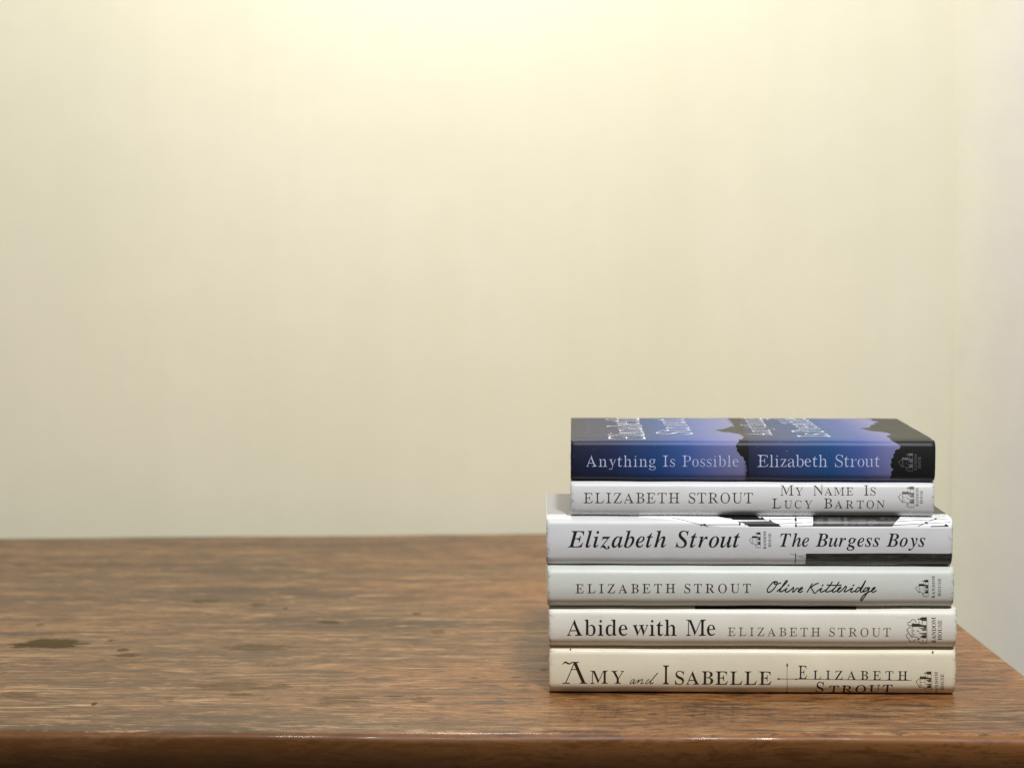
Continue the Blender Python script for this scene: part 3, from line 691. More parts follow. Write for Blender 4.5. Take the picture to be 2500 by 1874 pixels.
   ["publisher_emblem",0.238,0,[[195.4,1.21],[193.74,-0.23],[195.87,-3.18]]],
   ["publisher_emblem",0.238,0,[[195.96,1.49],[196.06,-3.18]]],
   ["publisher_emblem",0.199,0,[[198.85,3.58],[198.86,2.42]]],
   ["publisher_emblem",0.218,0,[[200.22,3.58],[200.24,1.82]]],
   ["publisher_emblem",0.179,0,[[202.03,4.99],[202.24,-5.76]]],
   ["publisher_emblem",0.218,0,[[199.0,0.71],[199.95,0.23]]],
   ["publisher_emblem",0.218,0,[[199.04,-1.37],[199.74,-1.74]]],
   ["publisher_emblem",0.199,0,[[196.09,-3.06],[197.96,-3.07],[198.85,-3.6],[198.31,-4.15]]],
   ["publisher_emblem",0.258,0,[[198.31,-4.2],[199.06,-4.1],[200.07,-2.69]]],
   ["publisher_emblem",0.199,0,[[198.27,-4.92],[199.03,-5.07],[199.93,-5.77],[202.17,-5.72]]],
   ["publisher_emblem",0.258,0,[[196.47,-0.46],[197.03,-0.56]]],
   ["publisher_emblem",0.298,0,[[198.15,-0.55],[198.78,-0.82]]],
   ["publisher_emblem",0.258,0,[[196.5,-2.13],[197.06,-2.12]]],
   ["publisher_emblem",0.298,0,[[200.45,-4.7],[200.83,-4.72]]],
   ["cover_tagline",0.295,0,[[165.37,28.82],[163.63,28.62]]],
   ["cover_tagline",0.295,0,[[165.38,33.92],[163.65,33.86]]],
   ["cover_tagline",0.295,0,[[165.35,38.81],[163.63,38.88]]],
   ["cover_tagline",0.295,0,[[165.28,43.43],[163.56,43.53]]],
   ["cover_tagline",0.295,0,[[165.07,52.17],[163.33,52.22]]],
   ["cover_tagline",0.295,0,[[164.96,56.6],[163.21,56.61]]],
   ["cover_tagline",0.295,0,[[174.45,66.89],[172.91,66.71]]],
   ["cover_tagline",0.295,0,[[164.88,61.28],[163.12,61.28]]],
   ["cover_tagline",0.295,0,[[174.4,71.52],[172.86,71.38]]],
   ["cover_tagline",0.295,0,[[164.84,66.31],[163.08,66.31]]],
   ["cover_tagline",0.295,0,[[174.35,76.25],[172.81,76.15]]],
   ["cover_tagline",0.295,0,[[164.83,71.6],[163.06,71.61]]],
   ["cover_tagline",0.295,0,[[174.31,81.06],[172.77,80.97]]],
   ["cover_tagline",0.295,0,[[164.78,82.05],[162.97,81.94]]],
   ["cover_tagline",0.295,0,[[174.21,90.66],[172.65,90.54]]],
   ["cover_tagline",0.295,0,[[164.72,87.09],[162.89,86.88]]],
   ["cover_tagline",0.295,0,[[174.14,95.3],[172.58,95.21]]],
   ["cover_tagline",0.295,0,[[164.66,92.21],[162.82,91.92]]],
   ["cover_tagline",0.295,0,[[174.04,99.82],[172.48,99.8]]],
   ["cover_tagline",0.295,0,[[164.63,97.6],[162.79,97.3]]],
   ["cover_tagline",0.295,0,[[173.92,104.27],[172.37,104.34]]],
   ["cover_tagline",0.295,0,[[164.64,103.27],[162.8,103.1]]],
   ["cover_tagline",0.295,0,[[173.69,113.23],[172.14,113.4]]],
   ["cover_tagline",0.295,0,[[164.58,114.3],[162.77,114.43]]],
   ["cover_tagline",0.295,0,[[173.59,117.85],[172.03,117.99]]],
   ["cover_tagline",0.295,0,[[164.48,119.29],[162.66,119.43]]],
   ["cover_tagline",0.295,0,[[173.49,122.61],[171.92,122.65]]],
   ["cover_tagline",0.295,0,[[164.36,124.1],[162.52,124.19]]],
   ["cover_tagline",0.295,0,[[164.23,128.95],[162.38,128.98]]],
   ["cover_tagline",0.295,0,[[164.13,134.12],[162.27,134.1]]],
   ["cover_tagline",0.295,0,[[164.1,145.87],[162.21,145.83]]],
   ["cover_tagline",0.295,0,[[164.09,151.9],[162.19,151.81]]],
   ["cover_tagline",0.295,0,[[163.97,157.02],[162.07,157.02]]],
   ["cover_tagline#2",0.27,0,[[12.22,54.91],[8.18,54.56]]],
   ["cover_tagline#2",0.27,0,[[12.23,60.32],[9.7,60.18]]],
   ["cover_tagline#2",0.27,0,[[12.25,65.44],[9.71,65.32]]],
   ["cover_tagline#2",0.27,0,[[12.26,70.39],[9.71,70.26]]],
   ["cover_tagline#2",0.27,0,[[12.28,80.41],[8.17,80.35]]],
   ["cover_tagline#2",0.27,0,[[12.3,85.65],[9.72,85.77]]],
   ["cover_tagline#2",0.27,0,[[12.31,90.95],[9.72,91.2]]],
   ["cover_tagline#2",0.27,0,[[12.33,96.21],[9.73,96.44]]],
   ["cover_tagline#2",0.27,0,[[12.34,101.38],[8.16,101.56]]],
   ["cover_tagline#2",0.27,0,[[12.35,106.6],[9.73,106.48]]],
   ["cover_tagline#2",0.27,0,[[12.38,117.96],[9.74,117.5]]],
   ["cover_tagline#2",0.27,0,[[12.41,124.23],[9.75,123.87]]],
   ["cover_tagline#2",0.27,0,[[12.43,130.46],[8.15,130.18]]],
   ["cover_tagline#2",0.27,0,[[12.44,136.31],[9.76,136.26]]],
   ["cover_tagline#2",0.27,0,[[12.46,141.81],[9.76,141.77]]],
   ["cover_tagline#2",0.27,0,[[12.47,147.21],[9.77,147.16]]],
  ],
 },
}
FONT = {
 'B': {
  'A': "-13,0 -13,27 13,32 35,45 54,71 73,111 120,228 167,344 213,461 260,577 307,694 334,693 382,580 429,467 477,355 524,242 572,129 594,83 612,51 632,33 660,27 660,0 501,0 341,0 341,27 386,32 413,45 422,68 418,88 406,121 376,197 154,197 117,105 113,88 111,72 119,47 143,32 184,27 190,27 190,0;169,239 360,239 312,357 263,475 216,357",
  'B': "24,0 24,26 67,33 93,48 107,77 111,122 111,264 111,407 111,549 109,587 103,614 92,633 76,645 53,651 23,653 23,678 176,678 328,678 408,674 474,661 525,639 561,609 583,570 590,522 583,476 564,438 531,408 486,384 427,368 487,353 536,332 574,307 601,275 618,238 623,196 615,139 592,90 553,52 499,23 433,6 354,0 189,0;271,375 280,375 348,383 392,406 416,448 424,514 418,573 401,614 370,638 322,646 294,643 280,633 273,613 271,582;330,36 385,45 422,73 441,121 448,191 439,262 413,309 365,335 294,344 271,344 271,221 271,97 274,68 284,50 301,39",
  'C': "382,-16 288,-5 205,30 135,84 83,156 50,242 39,340 50,437 84,523 137,594 207,648 291,682 386,693 460,684 547,655 562,650 577,648 599,653 614,668 624,693 650,693 650,459 625,459 584,542 531,606 489,636 443,654 395,660 340,651 294,624 259,579 234,516 219,436 214,337 220,245 236,169 264,111 303,69 353,43 414,35 474,43 533,67 589,105 638,158 666,132 622,79 571,37 514,8 451,-10",
  'D': "30,0 30,26 69,32 94,44 106,69 110,111 110,260 110,408 110,557 105,606 91,635 64,648 22,653 22,678 176,678 330,678 415,673 488,656 551,628 604,590 644,541 674,483 691,416 697,339 687,235 657,151 608,85 538,38 449,9 340,0 185,0;331,36 391,44 439,70 476,112 501,171 517,247 522,341 517,434 501,510 475,569 438,611 390,637 332,645 301,641 282,631 274,609 271,573 271,418 271,262 271,107 274,72 282,51 300,40",
  'E': "21,0 21,25 65,30 93,44 107,72 112,116 112,260 112,405 112,549 107,603 93,634 66,648 24,653 24,678 167,678 309,678 452,678 594,678 594,476 571,476 559,532 537,575 507,605 440,632 345,641 317,640 298,638 285,632 277,621 273,603 272,578 272,366 288,366 346,375 386,401 412,446 429,514 453,514 453,345 453,176 428,176 420,229 407,270 386,299 359,318 322,328 276,331 272,331 272,100 275,69 286,52 307,44 343,41 410,45 467,58 513,79 552,112 585,156 612,213 640,213 599,0 455,0 310,0 166,0",
  'H': "23,0 23,26 67,32 93,47 107,75 111,120 111,268 111,416 111,564 106,605 93,631 66,646 24,653 24,678 192,678 360,678 360,653 328,649 304,643 288,633 278,618 273,595 271,564 271,373 509,373 509,564 507,595 502,618 493,633 477,643 453,649 420,653 420,678 588,678 755,678 755,653 712,646 686,632 673,606 669,564 669,416 669,268 669,120 673,77 687,49 712,33 755,26 755,0 588,0 420,0 420,26 463,32 490,46 504,73 509,120 509,329 271,329 271,120 275,75 289,47 316,32 360,26 360,0 192,0",
  'I': "20,0 20,26 63,34 91,48 107,73 112,112 112,267 112,421 112,576 107,614 94,637 67,648 20,653 20,678 192,678 364,678 364,653 319,648 292,637 277,614 272,576 272,422 272,269 272,115 274,87 279,66 289,50 307,39 332,31 366,26 366,0 193,0",
  'L': "23,0 23,26 67,32 93,47 107,75 111,120 111,268 111,416 111,564 106,606 93,633 66,647 24,653 24,678 198,678 372,678 372,653 336,651 310,646 291,636 280,620 273,597 271,564 271,417 271,270 271,123 272,92 276,70 284,55 298,47 318,42 348,41 414,46 469,59 513,83 551,119 582,167 609,230 636,230 598,0 454,0 311,0 167,0",
  'M': "21,0 21,26 64,32 92,47 107,74 112,118 112,268 112,419 112,569 110,598 105,619 95,634 79,644 55,650 22,653 22,678 149,678 275,678 324,562 374,445 423,329 472,212 521,329 571,445 620,562 669,678 794,678 919,678 919,653 878,645 853,630 839,604 834,563 834,418 834,272 834,127 836,90 841,64 851,45 866,35 888,29 918,26 918,0 754,0 589,0 589,26 621,30 644,37 660,48 670,66 675,90 677,124 677,281 677,437 677,594 627,475 578,356 528,238 479,119 429,0 402,0 353,116 304,232 255,347 206,463 157,579 157,426 157,272 157,119 162,72 178,44 207,30 252,26 252,0",
  'N': "600,-16 512,91 424,199 335,306 247,414 159,521 159,386 159,252 159,117 163,73 177,46 203,32 248,26 248,0 27,0 27,26 58,29 81,35 96,45 106,62 111,85 113,117 113,271 113,424 113,578 73,626 54,645 42,650 27,653 27,678 233,678 320,571 408,465 495,358 582,251 582,407 582,562 580,594 575,617 565,632 549,643 526,649 493,653 493,678 714,678 714,653 671,647 645,633 632,605 628,561 628,417 628,273 628,128 628,-16",
  'O': "388,-16 317,-9 251,11 192,43 141,86 98,138 67,199 48,266 41,339 48,411 67,479 98,539 141,592 193,635 254,667 321,687 395,694 466,687 532,668 591,636 642,594 684,542 716,481 735,413 742,339 735,266 716,199 684,138 641,86 589,43 529,11 461,-9;394,18 446,27 489,54 522,98 546,161 560,241 565,339 560,436 544,516 518,579 482,624 438,651 387,660 335,651 292,624 259,580 235,517 221,437 216,339 221,243 237,163 264,100 300,54 343,27",
  'P': "23,0 23,26 67,32 93,47 107,75 111,120 111,268 111,416 111,564 106,605 93,631 66,646 24,653 24,678 171,678 318,678 428,672 500,655 546,628 580,592 602,547 609,494 602,441 581,396 546,358 497,329 435,312 360,306 271,306 271,120 275,75 289,47 316,32 360,26 360,0 192,0;271,342 300,342 363,351 405,376 427,422 435,490 429,558 410,605 375,633 322,642 297,639 282,631 274,616 271,593 271,468",
  'R': "23,0 23,26 67,32 93,47 107,75 111,120 111,268 111,416 111,564 106,605 93,631 66,646 24,653 24,678 174,678 323,678 415,673 489,658 547,634 588,599 613,554 621,498 615,452 597,412 566,379 524,353 469,333 556,204 643,75 659,53 674,38 690,29 712,26 715,26 715,0 504,0 436,105 368,211 300,316 271,316 271,120 275,75 289,47 316,32 360,26 360,0 192,0;271,348 303,348 370,357 417,385 443,432 452,500 447,551 433,591 410,619 376,636 334,642 301,639 282,629 274,609 271,574",
  'S': "64,-16 64,110 64,235 93,235 123,140 166,74 202,45 244,28 293,22 344,30 383,54 407,89 415,133 406,174 379,209 335,238 242,284 167,329 115,376 84,430 74,494 81,551 100,600 131,639 172,669 220,688 275,694 307,692 342,687 379,679 420,667 434,664 446,662 467,670 477,694 505,694 505,475 480,475 462,528 437,573 406,610 370,639 330,656 289,662 243,655 208,635 185,604 178,566 185,530 204,501 236,476 281,451 377,406 431,377 473,347 502,315 521,280 531,241 535,198 527,138 505,86 468,43 418,12 357,-8 286,-15 261,-14 236,-12 211,-7 187,1 147,14 126,18 112,16 103,11 97,0 91,-16",
  'T': "137,0 137,26 183,31 212,46 227,75 232,120 232,251 232,383 232,514 232,645 222,645 173,640 131,625 97,601 71,567 53,524 43,473 16,473 16,678 165,678 313,678 462,678 611,678 611,472 586,472 576,525 558,568 531,602 496,626 452,640 400,645 392,645 392,514 392,382 392,251 392,120 397,73 412,45 440,31 488,26 488,0 313,0",
  'U': "369,-19 286,-12 219,8 170,43 136,91 116,154 109,231 109,397 109,564 104,605 91,631 64,646 22,653 22,678 190,678 358,678 358,653 325,649 302,643 285,633 275,618 271,595 269,564 269,386 269,208 277,131 303,77 329,52 365,38 409,33 462,39 506,56 540,84 565,124 579,175 584,237 584,400 584,563 579,604 565,631 537,645 489,653 489,678 706,678 706,653 668,644 645,628 633,602 629,563 629,417 629,270 622,176 601,102 566,48 515,11 450,-12",
  'Y': "151,0 151,26 195,32 221,47 235,75 239,120 239,266 154,421 69,576 44,617 21,639 1,648 -20,652 -20,678 144,678 308,678 308,652 291,652 267,650 248,644 236,633 232,620 235,604 244,583 307,460 370,336 433,441 496,545 513,580 519,607 511,632 486,647 444,652 439,652 439,678 654,678 654,652 630,646 609,632 590,611 570,583 485,443 399,303 399,120 404,75 417,47 444,32 488,26 488,0 320,0",
  'Z': "30,0 30,16 94,120 157,224 221,328 284,432 347,536 411,640 319,640 259,636 211,626 172,605 140,575 114,530 91,471 66,471 85,678 215,678 345,678 475,678 605,678 605,660 542,557 479,454 417,352 354,249 291,146 228,43 356,43 420,48 475,64 520,91 556,129 585,180 606,244 631,244 618,122 606,0 462,0 318,0 174,0",
  'a': "379,-15 337,-8 310,15 298,52 250,16 198,-6 142,-13 96,-6 60,17 38,51 30,94 37,135 59,172 95,203 177,244 296,283 296,359 292,395 278,421 255,435 220,440 184,436 162,426 155,408 159,399 169,382 179,363 183,344 178,320 164,301 142,288 115,284 87,289 67,303 53,324 49,352 55,385 73,415 103,439 141,458 188,470 241,474 305,470 356,457 392,435 416,404 431,363 436,313 436,93 437,72 439,59 444,53 453,51 464,54 477,62 490,41 456,10 419,-9;225,50 241,53 259,61 278,75 296,94 296,252 243,234 206,206 184,170 176,125 181,83 198,58",
  'b': "64,-17 64,132 64,280 64,429 64,578 62,617 55,638 39,649 12,654 12,678 206,678 206,547 206,415 241,448 282,467 329,474 379,467 423,445 459,411 486,365 503,310 509,247 502,175 481,112 447,59 402,19 347,-7 286,-15 242,-9 198,10 156,42 79,-17;272,21 304,27 328,44 345,73 360,141 365,238 360,318 344,374 327,398 304,412 274,417 252,413 231,402 215,383 206,360 206,231 206,102 210,67 223,41 243,26",
  'd': "208,-15 159,-7 116,16 79,52 52,99 35,156 29,219 35,291 54,354 83,405 121,443 167,466 217,474 261,468 299,449 332,417 332,597 328,623 316,641 294,650 262,654 262,678 475,678 475,537 475,395 475,254 475,112 477,81 484,61 498,48 526,41 526,16 438,8 332,-15 332,58 300,17 258,-7;255,42 278,47 301,62 320,84 332,113 332,237 332,360 324,383 307,402 285,414 259,418 231,413 209,397 194,372 180,312 175,228 179,146 193,87 208,62 229,47",
  'e': "229,-15 174,-7 126,16 86,52 55,102 36,163 29,234 36,300 56,358 88,406 130,443 179,466 234,474 287,468 333,449 371,417 399,374 415,321 421,258 421,247 298,247 174,247 178,191 189,145 206,109 230,83 260,68 297,63 335,70 370,92 402,128 424,108 384,54 339,16 287,-7;173,286 300,286 300,320 297,375 288,413 269,435 240,442 211,433 190,407 177,364 173,303",
  'g': "217,-209 132,-202 71,-181 34,-149 21,-111 30,-81 57,-57 102,-38 65,-15 42,13 35,45 42,80 63,110 99,138 152,164 100,190 63,224 40,266 33,316 39,360 59,399 90,430 131,454 179,469 234,474 292,469 347,453 472,453 472,399 399,399 425,354 434,303 428,262 411,225 384,195 348,172 305,158 256,153 234,154 211,155 187,151 168,141 154,125 150,106 157,88 177,77 210,73 261,73 332,70 386,60 425,43 451,19 465,-14 470,-55 463,-100 441,-137 406,-168 356,-191 293,-204;234,185 264,193 284,217 294,257 297,314 294,371 284,411 264,434 234,442 204,434 185,411 174,371 170,314 174,257 185,217 204,193;239,-173 306,-168 354,-154 382,-131 392,-98 387,-76 371,-62 344,-54 305,-51 144,-51 118,-77 109,-108 117,-133 141,-154 181,-168",
  'h': "27,0 27,24 52,28 67,38 75,56 78,83 78,211 78,339 78,466 78,594 76,621 68,639 53,650 28,655 28,678 220,678 220,538 220,397 261,440 308,465 362,474 402,470 434,456 460,434 478,403 488,364 492,315 492,83 495,56 502,39 517,28 541,24 541,0 301,0 301,24 308,24 331,31 345,50 350,83 350,203 350,323 348,359 341,384 327,399 302,404 272,398 245,380 220,350 220,217 220,83 222,56 230,39 244,28 268,24 268,0 148,0",
  'i': "150,539 121,544 97,561 80,585 75,614 80,644 97,668 121,685 150,690 179,685 204,668 220,644 225,614 220,585 203,561 179,544;27,0 27,24 52,29 68,38 75,55 78,83 78,229 78,375 76,406 70,424 55,433 30,437 31,462 221,462 221,336 221,209 221,83 223,56 230,39 244,29 268,24 268,0 148,0",
  'l': "27,0 27,24 52,29 68,38 75,55 78,83 78,210 78,338 78,465 78,592 76,620 70,639 56,650 30,654 30,678 221,678 221,529 221,381 221,232 221,83 223,56 230,39 244,29 268,24 268,0 148,0",
  'n': "27,0 27,24 52,28 67,38 75,56 78,83 78,230 78,377 76,404 68,423 53,434 28,438 28,462 220,462 220,398 260,440 308,466 362,474 402,470 434,456 460,434 478,403 488,364 492,315 492,83 495,56 502,39 517,28 541,24 541,0 301,0 301,24 308,24 331,31 345,50 350,83 350,203 350,323 348,359 341,384 327,399 302,404 272,398 245,380 220,350 220,217 220,83 222,56 230,39 244,28 268,24 268,0 148,0",
  'o': "251,-15 189,-7 135,17 90,55 56,105 35,163 28,229 35,296 56,356 90,405 135,443 189,466 250,474 311,466 365,443 410,406 444,357 465,298 472,229 465,161 444,102 410,53 366,16 312,-7;251,17 287,27 311,58 319,84 324,121 326,170 327,229 323,338 309,403 285,435 251,445 225,440 205,426 191,403 178,338 174,230 175,170 178,122 183,84 191,58 215,27",
  'r': "27,0 27,24 52,29 68,38 75,55 78,83 78,229 78,375 76,406 69,425 55,433 30,437 31,462 217,462 217,375 245,417 279,449 313,468 347,474 384,469 410,453 426,428 431,396 427,370 414,349 394,336 369,331 346,334 331,344 319,357 308,372 296,383 281,387 261,380 241,360 227,327 222,286 222,83 226,55 237,38 258,28 294,24 294,0 161,0",
  's': "225,-15 181,-9 129,9 120,12 109,13 89,6 76,-13 53,-13 53,157 79,157 99,101 129,58 167,31 209,22 242,26 266,40 281,60 286,87 280,113 262,136 232,156 159,193 113,221 81,252 62,288 55,328 65,386 97,433 146,465 210,475 227,474 247,471 296,458 307,456 317,454 332,459 343,475 363,475 363,330 340,330 320,378 293,413 259,434 222,441 194,437 173,426 160,408 156,386 160,364 172,346 191,330 218,315 285,282 329,255 360,226 377,189 383,141 378,96 364,58 340,27 289,-5",
  't': "184,-14 133,-7 98,16 79,53 72,106 72,261 72,415 30,415 30,446 85,500 131,550 167,593 192,631 215,631 215,462 309,462 309,415 215,415 215,269 215,122 217,95 223,76 233,64 250,60 282,73 307,111 331,98 305,49 271,14 231,-7",
  'u': "195,-15 153,-10 121,3 97,26 75,75 68,144 68,369 66,399 59,421 43,433 17,438 17,462 211,462 211,286 211,110 214,87 225,69 241,57 263,53 305,64 340,98 340,234 340,369 337,401 329,422 312,434 282,438 282,462 482,462 482,283 482,104 485,76 493,58 509,49 536,44 536,19 446,11 340,-15 340,60 312,29 277,5 238,-10",
  'w': "182,-15 130,121 77,258 25,394 18,411 9,424 -2,432 -16,437 -16,462 206,462 206,437 189,435 178,431 172,423 170,411 172,396 178,376 248,189 314,350 299,396 291,417 282,430 270,436 250,439 250,462 481,462 481,437 450,430 440,411 441,401 443,390 500,210 569,381 574,397 576,410 573,422 566,430 551,435 530,439 530,462 663,462 663,439 645,435 633,424 623,406 613,384 560,251 506,118 453,-15 430,-15 381,139 332,293 270,139 208,-15",
  'y': "78,-209 43,-203 15,-186 -4,-159 -10,-125 -6,-101 7,-79 27,-64 53,-59 77,-63 95,-73 107,-91 111,-113 111,-121 110,-130 115,-143 128,-147 147,-138 170,-110 182,-90 193,-66 201,-39 209,-7 157,120 106,246 54,373 45,394 37,410 23,428 12,435 -5,437 -7,437 -7,462 117,462 241,462 241,437 217,435 202,431 194,423 191,409 193,397 198,382 276,177 343,359 352,387 354,408 351,422 342,431 325,436 302,437 302,462 446,462 446,437 427,432 413,418 400,394 386,361 338,229 289,96 241,-36 216,-97 193,-143 168,-174 142,-195 113,-205",
  'z': "19,0 19,21 96,157 173,292 250,428 191,428 143,422 108,405 83,372 65,322 39,322 47,462 168,462 288,462 409,462 409,433 335,301 261,169 187,37 227,37 288,44 332,65 363,103 387,160 411,160 399,0 272,0 146,0",
 },
 'I': {
  'B': "-50,0 -50,23 -22,25 1,31 18,42 33,61 46,88 58,127 96,268 133,408 171,549 177,576 179,601 175,621 163,635 141,642 109,647 109,671 330,671 462,662 551,636 587,608 609,571 616,525 609,478 586,437 549,404 497,377 430,357 488,332 530,299 555,257 563,208 556,156 535,107 496,64 439,30 360,7 255,0 103,0;299,369 350,375 393,391 426,417 450,451 464,493 469,542 463,584 446,614 417,632 376,638 347,630 331,604 301,488 270,371 287,370;247,33 293,39 333,56 366,85 391,123 406,169 411,222 406,264 390,296 363,319 327,333 279,338 262,338 200,111 194,86 192,66 198,48 216,37",
  'E': "-50,0 -50,23 -22,25 1,31 18,42 33,61 46,88 58,127 96,268 133,408 171,549 177,576 179,597 175,620 163,634 141,642 109,647 109,671 243,671 376,671 510,671 643,671 606,483 578,483 578,492 573,540 559,578 536,606 481,631 401,639 377,638 361,636 349,630 341,622 334,610 328,592 270,373 298,373 346,376 383,383 412,396 437,417 457,444 476,479 501,479 466,341 430,203 408,203 409,223 409,242 402,288 381,318 344,334 289,339 275,339 261,338 199,109 194,84 190,65 193,51 204,41 224,36 257,34 324,38 381,50 430,70 475,102 515,146 554,203 579,203 521,0 378,0 236,0 93,0",
  'S': "229,-17 165,-9 86,15 71,20 57,21 45,19 35,14 25,4 14,-11 -13,-11 39,215 67,215 67,208 77,126 106,67 135,40 172,24 216,19 249,23 278,37 303,58 323,84 335,113 339,145 336,174 325,200 307,226 282,254 212,319 175,354 147,385 127,412 114,439 106,468 104,501 111,552 131,598 163,636 205,665 254,683 309,689 338,687 370,683 403,674 440,663 454,659 465,658 489,665 509,686 536,686 488,480 459,480 460,491 460,502 456,544 443,581 423,611 398,635 367,649 333,654 293,646 259,624 236,589 228,548 233,520 247,493 267,465 293,439 327,409 361,378 403,335 436,290 457,241 464,187 457,128 437,78 403,38 356,7 298,-11",
  'T': "65,0 65,25 102,30 128,41 146,59 159,89 196,226 232,363 269,499 305,636 289,636 232,627 178,599 131,553 95,492 70,492 107,671 243,671 379,671 515,671 651,671 622,479 594,479 586,535 568,579 542,610 507,629 463,635 456,635 419,500 382,365 346,229 309,94 306,80 305,68 310,49 322,37 343,29 376,25 376,0 221,0",
  'a': "79,-13 36,-5 2,21 -21,59 -28,109 -23,163 -8,219 17,275 48,327 84,373 125,411 188,449 246,461 281,454 306,432 319,395 335,451 442,451 401,306 359,161 345,110 340,83 344,66 355,60 385,78 424,130 446,116 395,44 344,1 293,-13 259,-6 238,15 231,51 234,78 241,112 204,57 166,18 125,-5;138,61 161,67 184,83 206,109 227,141 246,178 263,219 276,260 287,301 293,337 295,369 291,396 278,413 256,418 233,412 210,393 186,363 163,326 141,283 123,237 112,202 104,172 99,144 97,120 102,87 115,68",
  'b': "114,-14 82,-12 51,-5 24,5 2,18 -12,32 -17,46 -16,60 -11,77 23,197 56,318 90,438 123,558 132,593 135,613 132,629 125,639 110,643 88,645 72,645 72,672 120,676 171,683 281,700 237,540 192,379 233,425 278,452 325,461 369,452 403,427 426,385 433,329 428,275 412,220 386,166 353,115 312,70 267,34 194,-2;136,22 163,27 189,43 214,66 237,97 258,133 276,172 291,213 303,255 310,295 312,332 309,358 300,377 285,388 266,392 230,380 199,346 185,320 172,288 158,250 144,206 114,103 106,72 104,49 112,29",
  'e': "130,-14 71,-4 24,28 -6,79 -16,146 -10,200 9,256 37,309 73,358 116,400 163,433 212,454 262,461 308,455 342,436 364,407 371,369 364,331 343,294 308,259 258,227 195,203 117,185 113,158 111,131 116,99 130,74 152,58 182,53 219,63 255,93 291,142 319,124 280,64 236,21 186,-5;125,218 170,233 209,255 242,283 267,316 283,351 288,387 286,405 279,418 268,425 255,428 222,415 187,375 153,309",
  'g': "115,-207 34,-199 -27,-177 -54,-154 -71,-129 -76,-99 -68,-65 -46,-38 -7,-14 49,8 9,41 -4,76 1,101 18,124 45,147 85,170 53,194 31,219 17,248 13,281 20,327 42,370 75,407 118,436 168,455 222,461 273,456 320,439 363,412 450,412 445,370 389,370 392,353 393,335 386,287 364,244 329,207 285,179 233,161 176,155 124,158 105,141 98,125 108,108 139,94 201,75 236,62 271,48 300,31 321,13 340,-18 347,-54 340,-96 317,-134 281,-164 235,-188 179,-202;173,186 198,193 223,212 244,242 261,280 271,322 275,367 270,401 256,421 232,428 206,421 181,400 159,368 143,330 132,288 128,244 133,212 148,192;126,-174 174,-168 210,-152 233,-127 241,-98 232,-69 206,-48 160,-28 90,-6 46,-32 20,-60 11,-92 19,-124 44,-151 81,-168",
  'h': "312,-14 275,-6 253,19 246,61 249,88 258,125 289,228 323,330 330,352 332,367 327,383 313,388 276,375 237,338 195,275 137,149 94,0 -28,0 10,139 47,279 85,418 122,557 132,595 134,612 131,628 124,638 109,642 87,644 71,644 71,671 115,674 164,681 279,700 243,564 207,429 171,293 225,368 275,420 324,451 376,461 409,456 432,442 446,419 451,386 443,332 420,253 372,112 368,98 366,85 370,69 382,64 411,85 455,146 477,133 436,69 395,23 353,-5",
  'i': "196,553 170,558 149,572 135,593 130,619 135,645 149,666 170,680 196,685 221,680 243,666 257,645 262,619 257,593 243,572 221,558;73,-12 43,-7 20,8 6,31 1,61 2,76 6,96 15,130 66,314 76,353 79,378 69,399 38,406 29,406 28,431 133,445 223,461 178,294 133,127 127,101 125,82 129,68 141,63 170,81 211,134 231,120 193,62 153,21 114,-4",
  'l': "59,-14 28,-9 5,5 -10,28 -15,59 -14,75 -12,92 -3,126 36,268 76,411 115,553 126,595 129,617 119,638 87,645 78,645 77,670 181,684 272,700 234,557 195,414 156,271 118,128 112,103 108,80 112,66 124,61 154,79 195,132 215,117 175,59 139,18 101,-6",
  'o': "143,-14 80,-3 30,30 5,62 -10,101 -15,146 -9,201 9,257 36,310 72,359 113,400 160,433 210,454 261,461 309,456 349,442 381,419 405,387 419,348 424,302 418,248 402,194 375,140 340,91 298,49 251,15 198,-7;154,20 177,26 199,45 220,74 241,110 259,152 275,196 288,241 298,285 304,325 306,358 300,397 284,421 256,429 233,423 211,405 189,377 169,342 150,300 135,256 122,210 112,166 105,124 103,87 109,50 126,27",
  'r': "-21,0 21,157 63,314 74,358 77,378 67,399 36,406 27,406 25,431 119,444 225,461 170,281 193,325 215,362 236,393 255,417 274,436 293,450 312,458 331,461 362,454 380,431 386,394 382,365 371,343 352,329 328,324 300,332 277,354 272,358 268,359 234,334 189,260 164,206 141,145 119,76 98,0",
  's': "135,-14 94,-9 42,7 33,10 22,11 4,6 -10,-10 -36,-6 -10,162 19,157 29,98 49,55 80,30 121,21 153,27 172,46 178,78 176,96 170,115 158,135 141,158 102,206 76,242 58,276 46,308 42,339 51,387 80,426 121,451 172,460 215,456 267,443 277,441 286,439 304,444 316,457 342,457 320,305 294,308 280,361 260,399 233,421 199,429 177,425 160,415 148,399 144,380 154,344 184,301 217,262 246,222 261,197 273,173 281,148 283,122 278,86 264,53 241,25 212,4 176,-9",
  't': "45,-14 7,-6 -15,18 -23,58 -22,78 -16,104 26,255 67,407 19,407 19,442 86,475 147,525 200,592 241,592 199,447 278,447 267,407 188,407 151,280 114,153 104,114 101,98 100,84 104,67 115,61 146,81 191,141 214,126 172,65 132,22 90,-5",
  'u': "69,-14 36,-9 12,5 -2,28 -7,61 -5,82 1,112 22,194 56,314 66,353 69,378 59,399 28,406 19,406 18,431 109,444 217,461 169,289 120,117 115,97 113,79 118,64 132,59 168,71 206,108 248,169 306,294 351,448 470,448 397,180 373,85 374,78 378,72 383,67 389,65 403,69 417,83 435,104 456,135 478,120 437,62 399,20 361,-5 320,-14 292,-9 271,6 257,29 252,60 257,89 270,153 219,79 170,27 121,-4",
